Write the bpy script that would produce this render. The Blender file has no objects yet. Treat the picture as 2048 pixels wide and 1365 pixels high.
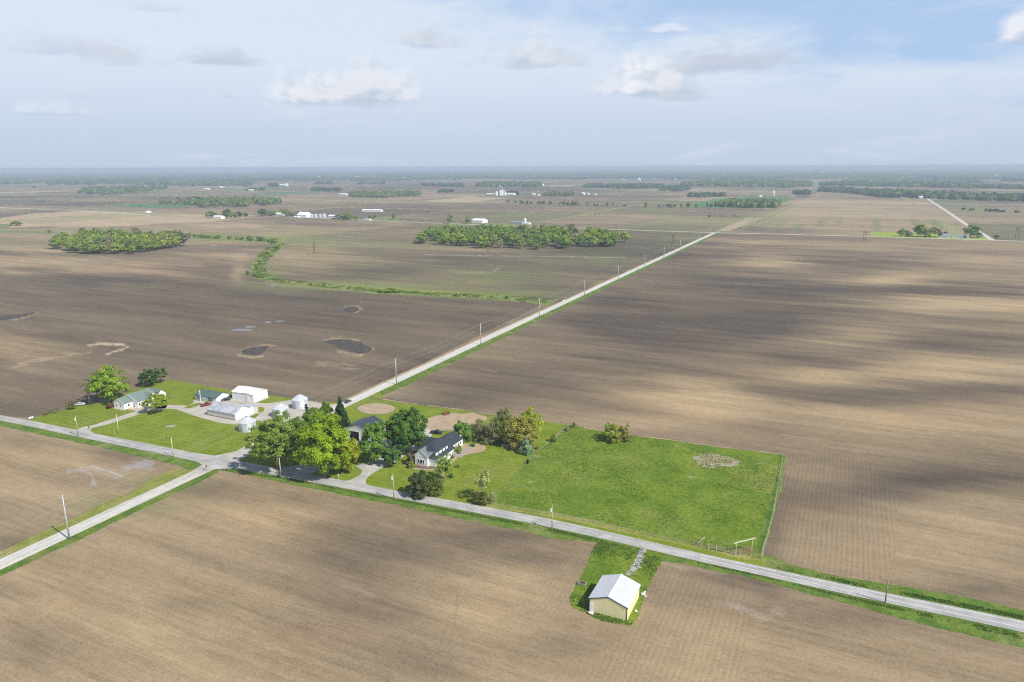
import bpy, math, random
import numpy as np
from mathutils import Vector, Matrix
from mathutils.geometry import tessellate_polygon

sc = bpy.context.scene
col = sc.collection
PI = math.pi

# ---------------------------------------------------------------- camera
H = 120.0                                   # height of the camera above the fields, metres
F = 1430.0                                  # focal length in photo pixels (photo 2048 wide)
ROLL = math.atan((330.6 - 337.6) / 2048)
PITCH = math.atan((682.5 - 334.1) / F)
cam = bpy.data.cameras.new("camera")
cam.sensor_width = 36.0
cam.lens = F * 36.0 / 2048
cam.clip_start = 1.0
cam.clip_end = 200000.0
co = bpy.data.objects.new("camera", cam)
col.objects.link(co)
co.location = (0, 0, H)
R0 = Matrix.Rotation(PI / 2 - PITCH, 4, 'X')
co.matrix_world = Matrix.Translation((0, 0, H)) @ R0 @ Matrix.Rotation(ROLL, 4, 'Z')
sc.camera = co

# ---------------------------------------------------------------- surveying helpers
CR, SR, CP, SP = math.cos(ROLL), math.sin(ROLL), math.cos(PITCH), math.sin(PITCH)
def ray(x, y):
    u = (x - 1024) / F; v = -(y - 682.5) / F
    u2 = CR * u - SR * v; v2 = SR * u + CR * v
    return (u2, CP + v2 * SP, -SP + v2 * CP)
def G(x, y, z=0.0):                          # where a photo pixel meets the level z: real ground position
    d = ray(x, y); t = (z - H) / d[2]
    return (d[0] * t, d[1] * t)
def hgt(x, yb, yt):                          # height of an upright thing from its foot and its top
    g = G(x, yb); r = ray(x, yt); t = g[1] / r[1]
    return H + r[2] * t
def mpp(x, y):
    g = G(x, y); return math.sqrt(g[0]**2 + g[1]**2 + H * H) / F / math.cos(math.atan(math.hypot(x-1024, y - 682.5) / F))
TH = math.radians(-25.3)                     # the section grid of the land
bx, by = math.cos(TH), math.sin(TH)
def ST(s, t): return (s * bx - t * by, s * by + t * bx)
def toST(x, y): return (x * bx + y * by, -x * by + y * bx)

# ---------------------------------------------------------------- light
SUN_EL = math.radians(46.3)
SUN_V = Vector((0.786 * math.cos(SUN_EL), -0.618 * math.cos(SUN_EL), math.sin(SUN_EL)))
sun = bpy.data.lights.new("sun", 'SUN')
sun.energy = 5.0
sun.angle = math.radians(0.5)
sun.color = (1.0, 0.945, 0.86)
so = bpy.data.objects.new("sun", sun)
col.objects.link(so)
so.rotation_euler = SUN_V.to_track_quat('Z', 'Y').to_euler()

sc.view_settings.view_transform = 'Standard'
sc.view_settings.look = 'None'
sc.view_settings.exposure = 0.0
sc.view_settings.gamma = 1.0
sc.render.engine = 'CYCLES'
sc.cycles.use_denoising = False
sc.cycles.pixel_filter_type = 'BLACKMAN_HARRIS'
sc.cycles.filter_width = 1.15
sc.cycles.max_bounces = 5
sc.cycles.diffuse_bounces = 2
sc.cycles.glossy_bounces = 2
sc.cycles.transmission_bounces = 3
sc.cycles.transparent_max_bounces = 4
sc.cycles.volume_bounces = 0
sc.cycles.caustics_reflective = False
sc.cycles.caustics_refractive = False

# ---------------------------------------------------------------- sky
class NT:
    def __init__(s, tree): s.t = tree; s.n = tree.nodes; s.l = tree.links
    def node(s, typ, **kw):
        n = s.n.new(typ)
        for k, v in kw.items(): setattr(n, k, v)
        return n
    def link(s, a, b): s.l.new(a, b)
    def m(s, op, a, b=None, c=None, clamp=False):
        n = s.n.new('ShaderNodeMath'); n.operation = op; n.use_clamp = clamp
        for i, v in enumerate((a, b, c)):
            if v is None: continue
            if isinstance(v, (int, float)): n.inputs[i].default_value = v
            else: s.l.new(v, n.inputs[i])
        return n.outputs[0]
    def mapr(s, v, a, b, c=0.0, d=1.0, smooth=True):
        n = s.n.new('ShaderNodeMapRange')
        n.interpolation_type = 'SMOOTHSTEP' if smooth else 'LINEAR'
        s.l.new(v, n.inputs[0])
        for i, q in enumerate((a, b, c, d)): n.inputs[i + 1].default_value = q
        return n.outputs[0]
    def mix(s, f, a, b, mode='MIX'):
        n = s.n.new('ShaderNodeMix'); n.data_type = 'RGBA'; n.blend_type = mode
        if isinstance(f, (int, float)): n.inputs[0].default_value = f
        else: s.l.new(f, n.inputs[0])
        for i, v in ((6, a), (7, b)):
            if isinstance(v, (tuple, list)): n.inputs[i].default_value = (*v[:3], 1)
            else: s.l.new(v, n.inputs[i])
        return n.outputs[2]
    def noise(s, vec, scale, detail=4, rough=0.5, dist=0.0, d='3D'):
        n = s.n.new('ShaderNodeTexNoise'); n.noise_dimensions = d
        n.inputs['Scale'].default_value = scale; n.inputs['Detail'].default_value = detail
        n.inputs['Roughness'].default_value = rough; n.inputs['Distortion'].default_value = dist
        if vec is not None: s.l.new(vec, n.inputs['Vector'])
        return n.outputs['Fac']
    def comb(s, x, y, z=0.0):
        n = s.n.new('ShaderNodeCombineXYZ')
        for i, v in enumerate((x, y, z)):
            if isinstance(v, (int, float)): n.inputs[i].default_value = v
            else: s.l.new(v, n.inputs[i])
        return n.outputs[0]

world = bpy.data.worlds.new("World")
sc.world = world
world.use_nodes = True
wt = NT(world.node_tree)
wt.n.clear()
sky = wt.node('ShaderNodeTexSky', sky_type='NISHITA')
sky.sun_disc = False
sky.sun_elevation = SUN_EL
sky.sun_rotation = math.atan2(SUN_V.x, SUN_V.y)
sky.altitude = 300; sky.air_density = 1.0; sky.dust_density = 1.5; sky.ozone_density = 1.5
skyc = wt.mix(1.0, sky.outputs[0], (0.1, 0.1, 0.1), 'MULTIPLY')
tc = wt.node('ShaderNodeTexCoord')
sep = wt.node('ShaderNodeSeparateXYZ'); wt.link(tc.outputs['Generated'], sep.inputs[0])
X, Y, Z = sep.outputs
AZ = wt.m('ARCTAN2', X, Y)
EL = wt.m('ARCSINE', Z)
# cloud-deck coordinates: where the view direction meets a level 1 unit up
zc = wt.m('MAXIMUM', wt.m('ADD', Z, 0.03), 0.02)
deck = wt.comb(wt.m('DIVIDE', X, zc), wt.m('DIVIDE', Y, zc))
dirs = wt.comb(wt.m('MULTIPLY', AZ, 1.0), wt.m('MULTIPLY', EL, 2.6))
# thin veil of high cloud, ragged, opening to blue on the upper right
n1 = wt.noise(deck, 0.55, 5, 0.55, 0.3)
n2 = wt.noise(dirs, 9.0, 6, 0.6, 0.4)
edge = wt.m('ADD', wt.m('ADD', EL, wt.m('MULTIPLY', AZ, 0.155)), wt.m('MULTIPLY', wt.m('SUBTRACT', n2, 0.5), 0.11))
edge = wt.m('ADD', edge, wt.m('MULTIPLY', wt.m('SUBTRACT', n1, 0.5), 0.12))
open_ = wt.mapr(edge, 0.150, 0.236)
veil = wt.m('SUBTRACT', 0.90, wt.m('MULTIPLY', open_, 0.80))
# higher up the sky clears to plain blue
veil = wt.m('MULTIPLY', veil, wt.mapr(wt.m('ADD', EL, wt.m('MULTIPLY', wt.m('SUBTRACT', n1, 0.5), 0.3)), 0.30, 0.62, 1.0, 0.12))
veilc = wt.mix(wt.mapr(EL, 0.0, 0.15), (0.555, 0.65, 0.785), (0.735, 0.815, 0.925))
blue = wt.mix(wt.mapr(EL, 0.26, 0.7, 0.88, 0.0), skyc, (0.42, 0.60, 0.89))
base = wt.mix(veil, blue, veilc)
wisp = wt.m('MULTIPLY', wt.mapr(wt.noise(wt.comb(wt.m('MULTIPLY', AZ, 1.0), wt.m('MULTIPLY', wt.m('SUBTRACT', EL, wt.m('MULTIPLY', AZ, 0.08)), 6.0)), 6.0, 7, 0.62, 0.6), 0.5, 0.80), 0.40)
wisp = wt.m('MULTIPLY', wisp, wt.mapr(EL, 0.30, 0.6, 1.0, 0.3))
base = wt.mix(wisp, base, (0.79, 0.84, 0.915))
# cumulus: flat-based heaps at these bearings and heights
def el_az(px, py):
    r = ray(px, py); n = math.sqrt(sum(c * c for c in r))
    return math.asin(r[2] / n), math.atan2(r[0], r[1])
wn = wt.noise(dirs, 24.0, 6, 0.60, 0.2)
wn2 = wt.noise(wt.comb(wt.m('SUBTRACT', AZ, 0.006), wt.m('MULTIPLY', wt.m('ADD', EL, 0.006), 2.6)), 24.0, 4, 0.58, 0.2)
CL = [  # px, py(base-ish centre), rx px, ry px, brightness, opacity
    (640, 198, 105, 42, 1.0, .85), (758, 192, 88, 62, .80, .9), (700, 196, 120, 26, .62, .8),
    (1215, 180, 48, 34, .8, .75), (1300, 178, 62, 52, 1.0, .95), (1345, 178, 62, 34, .55, .7), (1425, 136, 86, 34, .0, .95), (1520, 132, 62, 32, .0, .8),
    (1365, 195, 56, 20, .0, .8), (1075, 128, 110, 30, .2, .75), (1072, 118, 40, 44, .7, .55), (852, 88, 68, 30, .3, .8),
    (446, 124, 64, 22, .0, .85), (2052, 72, 46, 42, 1.0, .95), (118, 104, 95, 24, .1, .55), (235, 122, 80, 24, .1, .55),
    (118, 226, 62, 14, .85, .5), (1335, 63, 34, 10, 1.0, .55), (300, 18, 50, 12, .2, .4), (160, 192, 40, 12, .45, .3),
    (1100, 168, 30, 12, .3, .3), (458, 192, 14, 12, .35, .35), (380, 198, 20, 8, .35, .3)]
wb = wt.noise(wt.comb(AZ, wt.m('MULTIPLY', EL, 1.5)), 22.0, 7, 0.52, 0.15)
wb2 = wt.noise(wt.comb(wt.m('SUBTRACT', AZ, 0.008), wt.m('MULTIPLY', wt.m('ADD', EL, 0.008), 1.5)), 22.0, 4, 0.5, 0.15)
litb = wt.m('MULTIPLY', wt.m('SUBTRACT', wb, wb2), 4.5)
cur = base
for (px, py, rx, ry, br, op) in CL:
    e0, a0 = el_az(px, py)
    puff = br >= .55
    ra = rx / F * (1.12 if puff else 1.3); re = ry / F * (1.45 if puff else 1.35)
    dx = wt.m('DIVIDE', wt.m('SUBTRACT', AZ, a0), ra)
    dyr = wt.m('SUBTRACT', EL, e0)
    dy = wt.m('ADD', wt.m('DIVIDE', wt.m('MAXIMUM', dyr, 0.0), re), wt.m('DIVIDE', wt.m('MINIMUM', dyr, 0.0), re * 0.30))
    rr = wt.m('SQRT', wt.m('ADD', wt.m('MULTIPLY', dx, dx), wt.m('MULTIPLY', dy, dy)))
    nz = wb if puff else wn
    dens = wt.m('ADD', wt.m('SUBTRACT', 1.0, rr), wt.m('MULTIPLY', wt.m('SUBTRACT', nz, 0.48), 1.6 if puff else 2.0))
    mask = wt.m('MULTIPLY', wt.mapr(dens, 0.0, 0.60 if puff else 0.85), op * (0.92 if puff else 1.0))
    # sunlit heads, greyer flat bases
    lit = wt.m('ADD', litb, wt.mapr(dy, -0.75, 0.35 if puff else 0.6))
    top = 0.66 * (1 - br) + 0.90 * br
    bcol = wt.mix(wt.m('MULTIPLY', lit, 1.0, clamp=True), (0.52, 0.61, 0.745), (top * (0.90 + 0.065 * br), top * (0.965 + 0.025 * br), min(1.0, top * (1.10 - 0.05 * br))))
    cur = wt.mix(mask, cur, bcol)
bg = wt.node('ShaderNodeBackground')
wt.link(cur, bg.inputs[0])
bg.inputs[1].default_value = 1.0
# keep the part of the dome above the picture at daylight strength
out = wt.node('ShaderNodeOutputWorld')
wt.link(bg.outputs[0], out.inputs[0])
# ---------------------------------------------------------------- mesh helpers
def tagit(o, label=None, cat=None, group=None, kind=None):
    if label: o["label"] = label
    if cat: o["category"] = cat
    if group: o["group"] = group
    if kind: o["kind"] = kind
    return o
def empty(name, loc, rz=0.0, label=None, cat=None, group=None):
    o = bpy.data.objects.new(name, None); col.objects.link(o)
    o.location = loc; o.rotation_euler = (0, 0, rz); o.empty_display_size = 0.5
    return tagit(o, label, cat, group)
def copy_tree(o, parent=None):
    c = o.copy(); col.objects.link(c)
    if parent is not None:
        c.parent = parent; c.matrix_parent_inverse = o.matrix_parent_inverse.copy()
    for ch in o.children: copy_tree(ch, c)
    return c
class MB:
    def __init__(s): s.v = []; s.f = []; s.mi = []; s.m = 0
    def add(s, vs, fs):
        k = len(s.v); s.v += [tuple(map(float, p)) for p in vs]
        for f in fs: s.f.append(tuple(k + i for i in f)); s.mi.append(s.m)
        return s
    def box(s, x0, y0, z0, x1, y1, z1):
        v = [(x0,y0,z0),(x1,y0,z0),(x1,y1,z0),(x0,y1,z0),(x0,y0,z1),(x1,y0,z1),(x1,y1,z1),(x0,y1,z1)]
        return s.add(v, [(0,3,2,1),(4,5,6,7),(0,1,5,4),(1,2,6,5),(2,3,7,6),(3,0,4,7)])
    def tube(s, pts, rads, n=8, cap=True):
        pts = [Vector(p) for p in pts]; k = len(s.v)
        for i, p in enumerate(pts):
            d = (pts[min(i+1, len(pts)-1)] - pts[max(i-1, 0)]).normalized()
            u = d.orthogonal().normalized(); w = d.cross(u)
            if i and abs((pu.dot(d))) < 0.99:
                u = (pu - d * pu.dot(d)).normalized(); w = d.cross(u)
            pu = u
            r = rads[i] if isinstance(rads, (list, tuple)) else rads
            for j in range(n):
                a = 2 * PI * j / n
                q = p + (u * math.cos(a) + w * math.sin(a)) * r
                s.v.append(tuple(q))
        for i in range(len(pts) - 1):
            for j in range(n):
                a = k + i*n + j; b = k + i*n + (j+1) % n
                s.f.append((a, b, b + n, a + n)); s.mi.append(s.m)
        if cap:
            s.f.append(tuple(k + j for j in range(n))[::-1]); s.mi.append(s.m)
            e = k + (len(pts)-1)*n
            s.f.append(tuple(e + j for j in range(n))); s.mi.append(s.m)
        return s
    def cone(s, cx, cy, z0, z1, r0, r1, n=24):
        return s.tube([(cx, cy, z0), (cx, cy, z1)], [r0, r1], n)
    def blob(s, c, r, n=8, m=6, seed=0, amp=.15):
        rr = random.Random(seed); k = len(s.v)
        for i in range(m + 1):
            th = PI * i / m
            for j in range(n):
                ph = 2 * PI * j / n; q = 1 + rr.uniform(-amp, amp)
                s.v.append((c[0] + r[0]*q*math.sin(th)*math.cos(ph), c[1] + r[1]*q*math.sin(th)*math.sin(ph), c[2] + r[2]*q*math.cos(th)))
        for i in range(m):
            for j in range(n):
                a = k+i*n+j; b = k+i*n+(j+1) % n
                s.f.append((a, a+n, b+n, b)); s.mi.append(s.m)
        return s
    def build(s, name, mats, parent=None, loc=None, smooth=False):
        me = bpy.data.meshes.new(name)
        me.from_pydata(s.v, [], s.f)
        if not isinstance(mats, (list, tuple)): mats = [mats]
        for m in mats: me.materials.append(m)
        me.polygons.foreach_set('material_index', s.mi)
        if smooth: me.polygons.foreach_set('use_smooth', [True]*len(s.f))
        me.update()
        o = bpy.data.objects.new(name, me); col.objects.link(o)
        if parent is not None: o.parent = parent
        if loc is not None: o.location = loc
        return o
def quads_mesh(name, V, mats, cols=None, parent=None, mi=None):
    """V: (N,4,3) array of separate quads"""
    N = len(V); me = bpy.data.meshes.new(name)
    me.vertices.add(N*4); me.vertices.foreach_set('co', np.ascontiguousarray(V, dtype=np.float32).ravel())
    me.loops.add(N*4); me.loops.foreach_set('vertex_index', np.arange(N*4, dtype=np.int32))
    me.polygons.add(N); me.polygons.foreach_set('loop_start', np.arange(0, N*4, 4, dtype=np.int32))
    for m in (mats if isinstance(mats, (list, tuple)) else [mats]): me.materials.append(m)
    if mi is not None: me.polygons.foreach_set('material_index', mi)
    me.update(calc_edges=True)
    if cols is not None:
        a = me.attributes.new('tint', 'FLOAT_COLOR', 'POINT')
        c = np.ones((N, 4, 4), np.float32); c[:, :, :3] = cols[:, None, :]
        a.data.foreach_set('color', c.ravel())
    o = bpy.data.objects.new(name, me); col.objects.link(o)
    if parent is not None: o.parent = parent
    return o

# ---------------------------------------------------------------- value noise in numpy
def vnoise(x, y, seed=0):
    xi = np.floor(x).astype(np.int64); yi = np.floor(y).astype(np.int64)
    fx = x - xi; fy = y - yi
    fx = fx*fx*(3-2*fx); fy = fy*fy*(3-2*fy)
    def h(a, b):
        n = (a*374761393 + b*668265263 + seed*974634777) & 0xffffffff
        n = ((n ^ (n >> 13)) * 1274126177) & 0xffffffff
        n = n ^ (n >> 16)
        return (n & 0xffff) / 65535.0
    return (h(xi, yi)*(1-fx) + h(xi+1, yi)*fx)*(1-fy) + (h(xi, yi+1)*(1-fx) + h(xi+1, yi+1)*fx)*fy
def fbm(x, y, seed=0, o=4):
    r = 0; a = .5; tot = 0
    for i in range(o):
        r = r + a*vnoise(x*2**i, y*2**i, seed+i*17); tot += a; a *= .5
    return r / tot

# ---------------------------------------------------------------- materials
def newmat(name):
    m = bpy.data.materials.new(name); m.use_nodes = True
    t = NT(m.node_tree); t.n.clear()
    b = t.node('ShaderNodeBsdfPrincipled'); o = t.node('ShaderNodeOutputMaterial')
    t.link(b.outputs[0], o.inputs[0])
    b.inputs['Roughness'].default_value = .8
    b.inputs['Specular IOR Level'].default_value = .25
    return m, t, b
def stcoord(t):
    g = t.node('ShaderNodeNewGeometry')
    mp = t.node('ShaderNodeMapping'); mp.inputs['Rotation'].default_value = (0, 0, -TH)
    t.link(g.outputs['Position'], mp.inputs[0])
    return mp.outputs[0]
def scaled(t, v, sx, sy, sz=1.0):
    n = t.node('ShaderNodeVectorMath', operation='MULTIPLY')
    t.link(v, n.inputs[0]); n.inputs[1].default_value = (sx, sy, sz)
    return n.outputs[0]
def simple(name, c, rough=.7, var=.12, scale=1.5, metal=0.0, spec=.3, streak=None):
    """painted or weathered surface: base colour broken by soft dirt"""
    m, t, b = newmat(name)
    tc = t.node('ShaderNodeTexCoord'); v = tc.outputs['Object']
    n = t.noise(v, scale, 5, .6)
    if streak: n = t.m('MULTIPLY', t.m('ADD', n, t.noise(scaled(t, v, *streak), 1.0, 3, .5)), .5)
    f = t.mapr(n, .3, .7, 1 - var, 1 + var)
    cc = t.mix(1.0, c, t.comb(f, f, f), 'MULTIPLY')
    t.link(cc, b.inputs['Base Color'])
    b.inputs['Roughness'].default_value = rough; b.inputs['Metallic'].default_value = metal
    b.inputs['Specular IOR Level'].default_value = spec
    return m
def ribbed(name, c, axis='x', pitch=.9, rough=.45, metal=0.0, var=.1, seam=.75, bump=.4):
    """sheet metal with ribs running across one axis"""
    m, t, b = newmat(name)
    tc = t.node('ShaderNodeTexCoord'); v = tc.outputs['Object']
    sp = t.node('ShaderNodeSeparateXYZ'); t.link(v, sp.inputs[0])
    a = sp.outputs[{'x': 0, 'y': 1, 'z': 2}[axis]]
    fr = t.m('ABSOLUTE', t.m('SUBTRACT', t.m('FRACT', t.m('DIVIDE', a, pitch)), .5))
    rib = t.mapr(fr, .40, .49)
    n = t.noise(v, .35, 5, .65)
    f = t.m('MULTIPLY', t.mapr(n, .3, .7, 1 - var, 1 + var), t.m('SUBTRACT', 1.0, t.m('MULTIPLY', rib, 1 - seam)))
    t.link(t.mix(1.0, c, t.comb(f, f, f), 'MULTIPLY'), b.inputs['Base Color'])
    bp = t.node('ShaderNodeBump'); bp.inputs['Strength'].default_value = bump; bp.inputs['Distance'].default_value = .05
    t.link(rib, bp.inputs['Height']); t.link(bp.outputs[0], b.inputs['Normal'])
    b.inputs['Roughness'].default_value = rough; b.inputs['Metallic'].default_value = metal
    b.inputs['Specular IOR Level'].default_value = .35
    return m
def foliage_mat(name, transl=.34, gain=1.0):
    m, t, b = newmat(name)
    a = t.node('ShaderNodeAttribute', attribute_name='tint')
    oi = t.node('ShaderNodeObjectInfo')
    f = t.mapr(oi.outputs['Random'], 0, 1, .82, 1.18, False)
    c = t.mix(1.0, a.outputs['Color'], t.comb(f, t.m('MULTIPLY', t.m('ADD', f, 1.0), .5), f), 'MULTIPLY')
    c = t.mix(1.0, c, (gain*1.03, gain*1.15, gain*.85), 'MULTIPLY')
    t.link(c, b.inputs['Base Color']); b.inputs['Roughness'].default_value = .65
    b.inputs['Specular IOR Level'].default_value = .2
    tr = t.node('ShaderNodeBsdfTranslucent'); t.link(t.mix(1.0, c, (1.1, 1.2, .5), 'MULTIPLY'), tr.inputs[0])
    mx = t.node('ShaderNodeMixShader'); mx.inputs[0].default_value = transl
    t.link(b.outputs[0], mx.inputs[1]); t.link(tr.outputs[0], mx.inputs[2])
    t.link(mx.outputs[0], t.n['Material Output'].inputs[0])
    return m
LEAF = foliage_mat('leaves', .36, 1.48)
BARK = simple('bark', (.16, .12, .09), .9, .3, 6)
BARK_PALE = simple('pale_bark', (.42, .38, .31), .9, .25, 5)
# ================================================================ THE GROUND
def inpoly(px, py, poly):
    r = np.zeros(px.shape, bool); n = len(poly)
    for i in range(n):
        x1, y1 = poly[i]; x2, y2 = poly[(i+1) % n]
        if y1 == y2: continue
        c = ((y1 > py) != (y2 > py)) & (px < (x2-x1)*(py-y1)/(y2-y1)+x1)
        r ^= c
    return r
def build_ground():
    dep = np.concatenate([np.array([.09, .13, .18, .24, .31, .39, .47]), np.arange(.55, 9, .036), np.arange(9, 42, .062), np.arange(42, 80, 1.2), [84, 88]])
    ang = np.concatenate([np.arange(-180, -44, 3.0), np.arange(-44, 44.01, .095), np.arange(46, 180, 3.0)])
    rad = H / np.tan(np.radians(dep))
    A, Rr = np.meshgrid(np.radians(ang), rad)
    Xw = Rr*np.sin(A); Yw = Rr*np.cos(A)
    nr, na = Xw.shape
    s = Xw*bx + Yw*by; t = -Xw*by + Yw*bx
    # the same points as seen on the survey photograph (for drawing field outlines)
    zc = Yw*CP + H*SP
    zs = np.where(zc > 1, zc, 1e9)
    u2 = Xw/zs; v2 = (Yw*SP - H*CP)/zs
    u = CR*u2 + SR*v2; v = -SR*u2 + CR*v2
    px = 1024 + u*F; py = 682.5 - v*F
    front = zc > 1
    px = np.where(front, px, 5000); py = np.where(front, py, 3000)
    dist = Rr
    # parcels
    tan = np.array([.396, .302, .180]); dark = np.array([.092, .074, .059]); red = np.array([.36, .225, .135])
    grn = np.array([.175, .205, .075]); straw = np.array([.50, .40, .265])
    # fields as parcels: level of dark tone, of green emerging, of straw
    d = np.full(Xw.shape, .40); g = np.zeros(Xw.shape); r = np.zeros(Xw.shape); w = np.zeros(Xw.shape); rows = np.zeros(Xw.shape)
    # far country: quarter sections
    ps, pt = np.floor((s+229)/402.0), np.floor((t-205)/402.0)
    ps2 = np.floor((s+229)/201.0)
    hsh = vnoise(ps*7.31+.5, pt*3.77+.5, 5); hs2 = vnoise(ps2*5.3+.5, pt*9.1+.5, 9)
    far = (t > 1360) | (s < -1500)
    d = np.where(far, .30 + .60*hsh, d)
    g = np.where(far & (hs2 > .74), .28, g)
    g = np.where(far & (hs2 > .93) & (dist > 2600), .9, g)
    w = np.where(far & (hs2 < .14), .6, w)
    warp = (fbm(s*.006, t*.010, 3, 4) - .5)
    # named fields (outlines on the survey photograph)
    def fld(poly, D=None, Gn=None, Rd=None, W=None, Rw=None):
        nonlocal d, g, r, w, rows
        m = inpoly(px, py, poly)
        if D is not None: d = np.where(m, D, d)
        if Gn is not None: g = np.where(m, Gn, g)
        if Rd is not None: r = np.where(m, Rd, r)
        if W is not None: w = np.where(m, W, w)
        if Rw is not None: rows = np.where(m, Rw, rows)
    fld([(-900,850),(0,850),(420,935),(0,1120),(-900,1500)], D=.30)
    fld([(-900,1550),(0,1135),(430,940),(800,1000),(1100,1056),(2048,1265),(3500,1650),(3500,2900),(-900,2900)], D=.26)
    fld([(-900,600),(0,500),(110,505),(380,490),(500,490),(565,488),(505,555),(560,575),(1090,606),(690,805),(600,800),(345,765),(60,836),(0,833),(-900,760)], D=.84)
    fld([(570,470),(830,447),(1425,467),(1100,604),(560,570),(510,550),(570,490)], D=.66, Gn=.08)
    fld([(1430,468),(2048,482),(3500,520),(3500,1560),(2048,1240),(1520,1120),(1570,912),(760,800)], D=.47)
    fld([(-600,437),(0,437),(60,428),(170,422),(290,425),(400,430),(520,434),(420,444),(330,447),(200,455),(100,453),(0,456),(-600,470)], D=.05, W=.30)
    fld([(-300,446),(22,448),(26,452),(18,456),(-300,457)], D=.3, Gn=.9)
    fld([(-600,458),(370,458),(560,455),(830,450),(560,478),(370,470),(130,480),(0,500),(-600,520)], D=.42, Gn=.12)
    fld([(-600,461),(0,461),(105,463),(125,466),(105,467),(0,466),(-600,468)], D=.3, Gn=.85)
    fld([(220,410),(300,407),(390,410),(370,414),(290,416)], D=.3, Gn=.85)
    fld([(1370,415),(1430,398),(1500,394),(1590,397),(1570,405),(1550,410),(1555,417)], D=.3, Gn=1.0)
    fld([(730,440),(780,432),(800,436),(800,443),(700,442)], Gn=.9)
    fld([(860,449),(880,446),(1060,447),(1040,452),(870,452)], Gn=1.2)
    fld([(1440,467),(1480,455),(1640,384),(1860,398),(1985,480)], D=.36, Gn=.0, W=.08)
    # blobs: soft patches painted darker (+) or paler (-) into the field colour
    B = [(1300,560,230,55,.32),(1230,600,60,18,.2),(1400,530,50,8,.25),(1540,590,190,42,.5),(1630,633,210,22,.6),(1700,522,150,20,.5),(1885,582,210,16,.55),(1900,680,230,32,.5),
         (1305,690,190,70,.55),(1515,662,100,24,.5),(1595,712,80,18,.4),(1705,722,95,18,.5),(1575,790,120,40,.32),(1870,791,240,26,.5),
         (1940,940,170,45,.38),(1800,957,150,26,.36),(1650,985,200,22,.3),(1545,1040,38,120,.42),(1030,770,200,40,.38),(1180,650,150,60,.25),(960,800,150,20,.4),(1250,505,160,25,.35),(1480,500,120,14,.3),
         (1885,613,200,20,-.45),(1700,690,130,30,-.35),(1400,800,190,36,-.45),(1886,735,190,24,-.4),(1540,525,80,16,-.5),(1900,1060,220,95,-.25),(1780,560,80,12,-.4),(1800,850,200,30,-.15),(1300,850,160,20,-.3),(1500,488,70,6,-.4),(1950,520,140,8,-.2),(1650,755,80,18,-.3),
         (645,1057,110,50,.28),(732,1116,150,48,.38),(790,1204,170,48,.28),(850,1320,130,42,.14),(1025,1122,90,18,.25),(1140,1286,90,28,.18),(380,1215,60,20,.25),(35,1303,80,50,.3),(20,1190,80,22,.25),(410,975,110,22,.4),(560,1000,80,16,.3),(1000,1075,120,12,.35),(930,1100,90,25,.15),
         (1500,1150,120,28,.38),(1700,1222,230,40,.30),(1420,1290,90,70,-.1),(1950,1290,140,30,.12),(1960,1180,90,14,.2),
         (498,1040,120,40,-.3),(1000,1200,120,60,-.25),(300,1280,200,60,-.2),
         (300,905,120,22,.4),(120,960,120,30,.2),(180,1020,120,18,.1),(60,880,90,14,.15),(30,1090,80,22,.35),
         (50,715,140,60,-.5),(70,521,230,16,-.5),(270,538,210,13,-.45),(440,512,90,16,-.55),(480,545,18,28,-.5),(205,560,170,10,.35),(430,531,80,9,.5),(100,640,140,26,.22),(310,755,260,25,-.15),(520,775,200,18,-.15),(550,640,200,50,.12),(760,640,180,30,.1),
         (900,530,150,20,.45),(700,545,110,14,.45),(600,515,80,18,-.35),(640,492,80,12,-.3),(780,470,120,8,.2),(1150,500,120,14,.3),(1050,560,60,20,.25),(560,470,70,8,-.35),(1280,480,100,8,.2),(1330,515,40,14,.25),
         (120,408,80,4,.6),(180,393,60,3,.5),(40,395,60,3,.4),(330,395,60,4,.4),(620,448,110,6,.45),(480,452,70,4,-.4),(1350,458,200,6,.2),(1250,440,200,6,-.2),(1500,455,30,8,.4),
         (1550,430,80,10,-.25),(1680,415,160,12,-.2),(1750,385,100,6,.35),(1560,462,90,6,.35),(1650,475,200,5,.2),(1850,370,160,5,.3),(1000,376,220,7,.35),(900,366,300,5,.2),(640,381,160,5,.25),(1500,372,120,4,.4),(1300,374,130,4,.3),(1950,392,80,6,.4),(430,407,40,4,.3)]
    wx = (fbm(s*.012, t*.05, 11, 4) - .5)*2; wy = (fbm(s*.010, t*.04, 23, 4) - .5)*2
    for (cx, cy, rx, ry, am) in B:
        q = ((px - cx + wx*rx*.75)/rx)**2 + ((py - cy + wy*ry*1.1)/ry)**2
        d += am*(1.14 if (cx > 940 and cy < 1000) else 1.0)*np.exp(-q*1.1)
    RB = [(498,1040,110,34,.7),(146,1210,80,26,.6),(1142,1078,55,24,.9),(996,1204,60,40,.5),(645,1268,130,26,.5),(1100,1330,70,16,.6),(1430,1228,60,28,.6),(1360,1030,0.1,0.1,0),
          (1330,812,150,26,.55),(1830,845,110,22,.6),(1500,740,120,24,.25),(300,540,160,16,.5),(450,505,70,18,.5),(30,690,90,30,.3),(60,1130,50,18,.5),(30,1160,90,16,.5),(600,512,60,10,.5),(1600,1010,60,24,.4)]
    for (cx, cy, rx, ry, am) in RB:
        if am: r += am*np.exp(-(((px-cx+wx*rx*.5)/rx)**2 + ((py-cy+wy*ry)/ry)**2)*1.2)
    GB = [(600,480,90,14,.5),(800,490,120,10,.25),(540,545,40,14,.5),(700,575,180,9,.7),(950,588,160,8,.9),(1000,555,120,14,.45),(560,600,0.1,1,0),(1350,480,60,8,.3),(1550,440,60,14,.5),(1000,432,140,4,.4),(250,1010,110,16,.55),(330,965,70,14,.5),(150,1055,60,10,.3),(640,570,120,8,.5),(1200,520,60,12,.3)]
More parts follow.
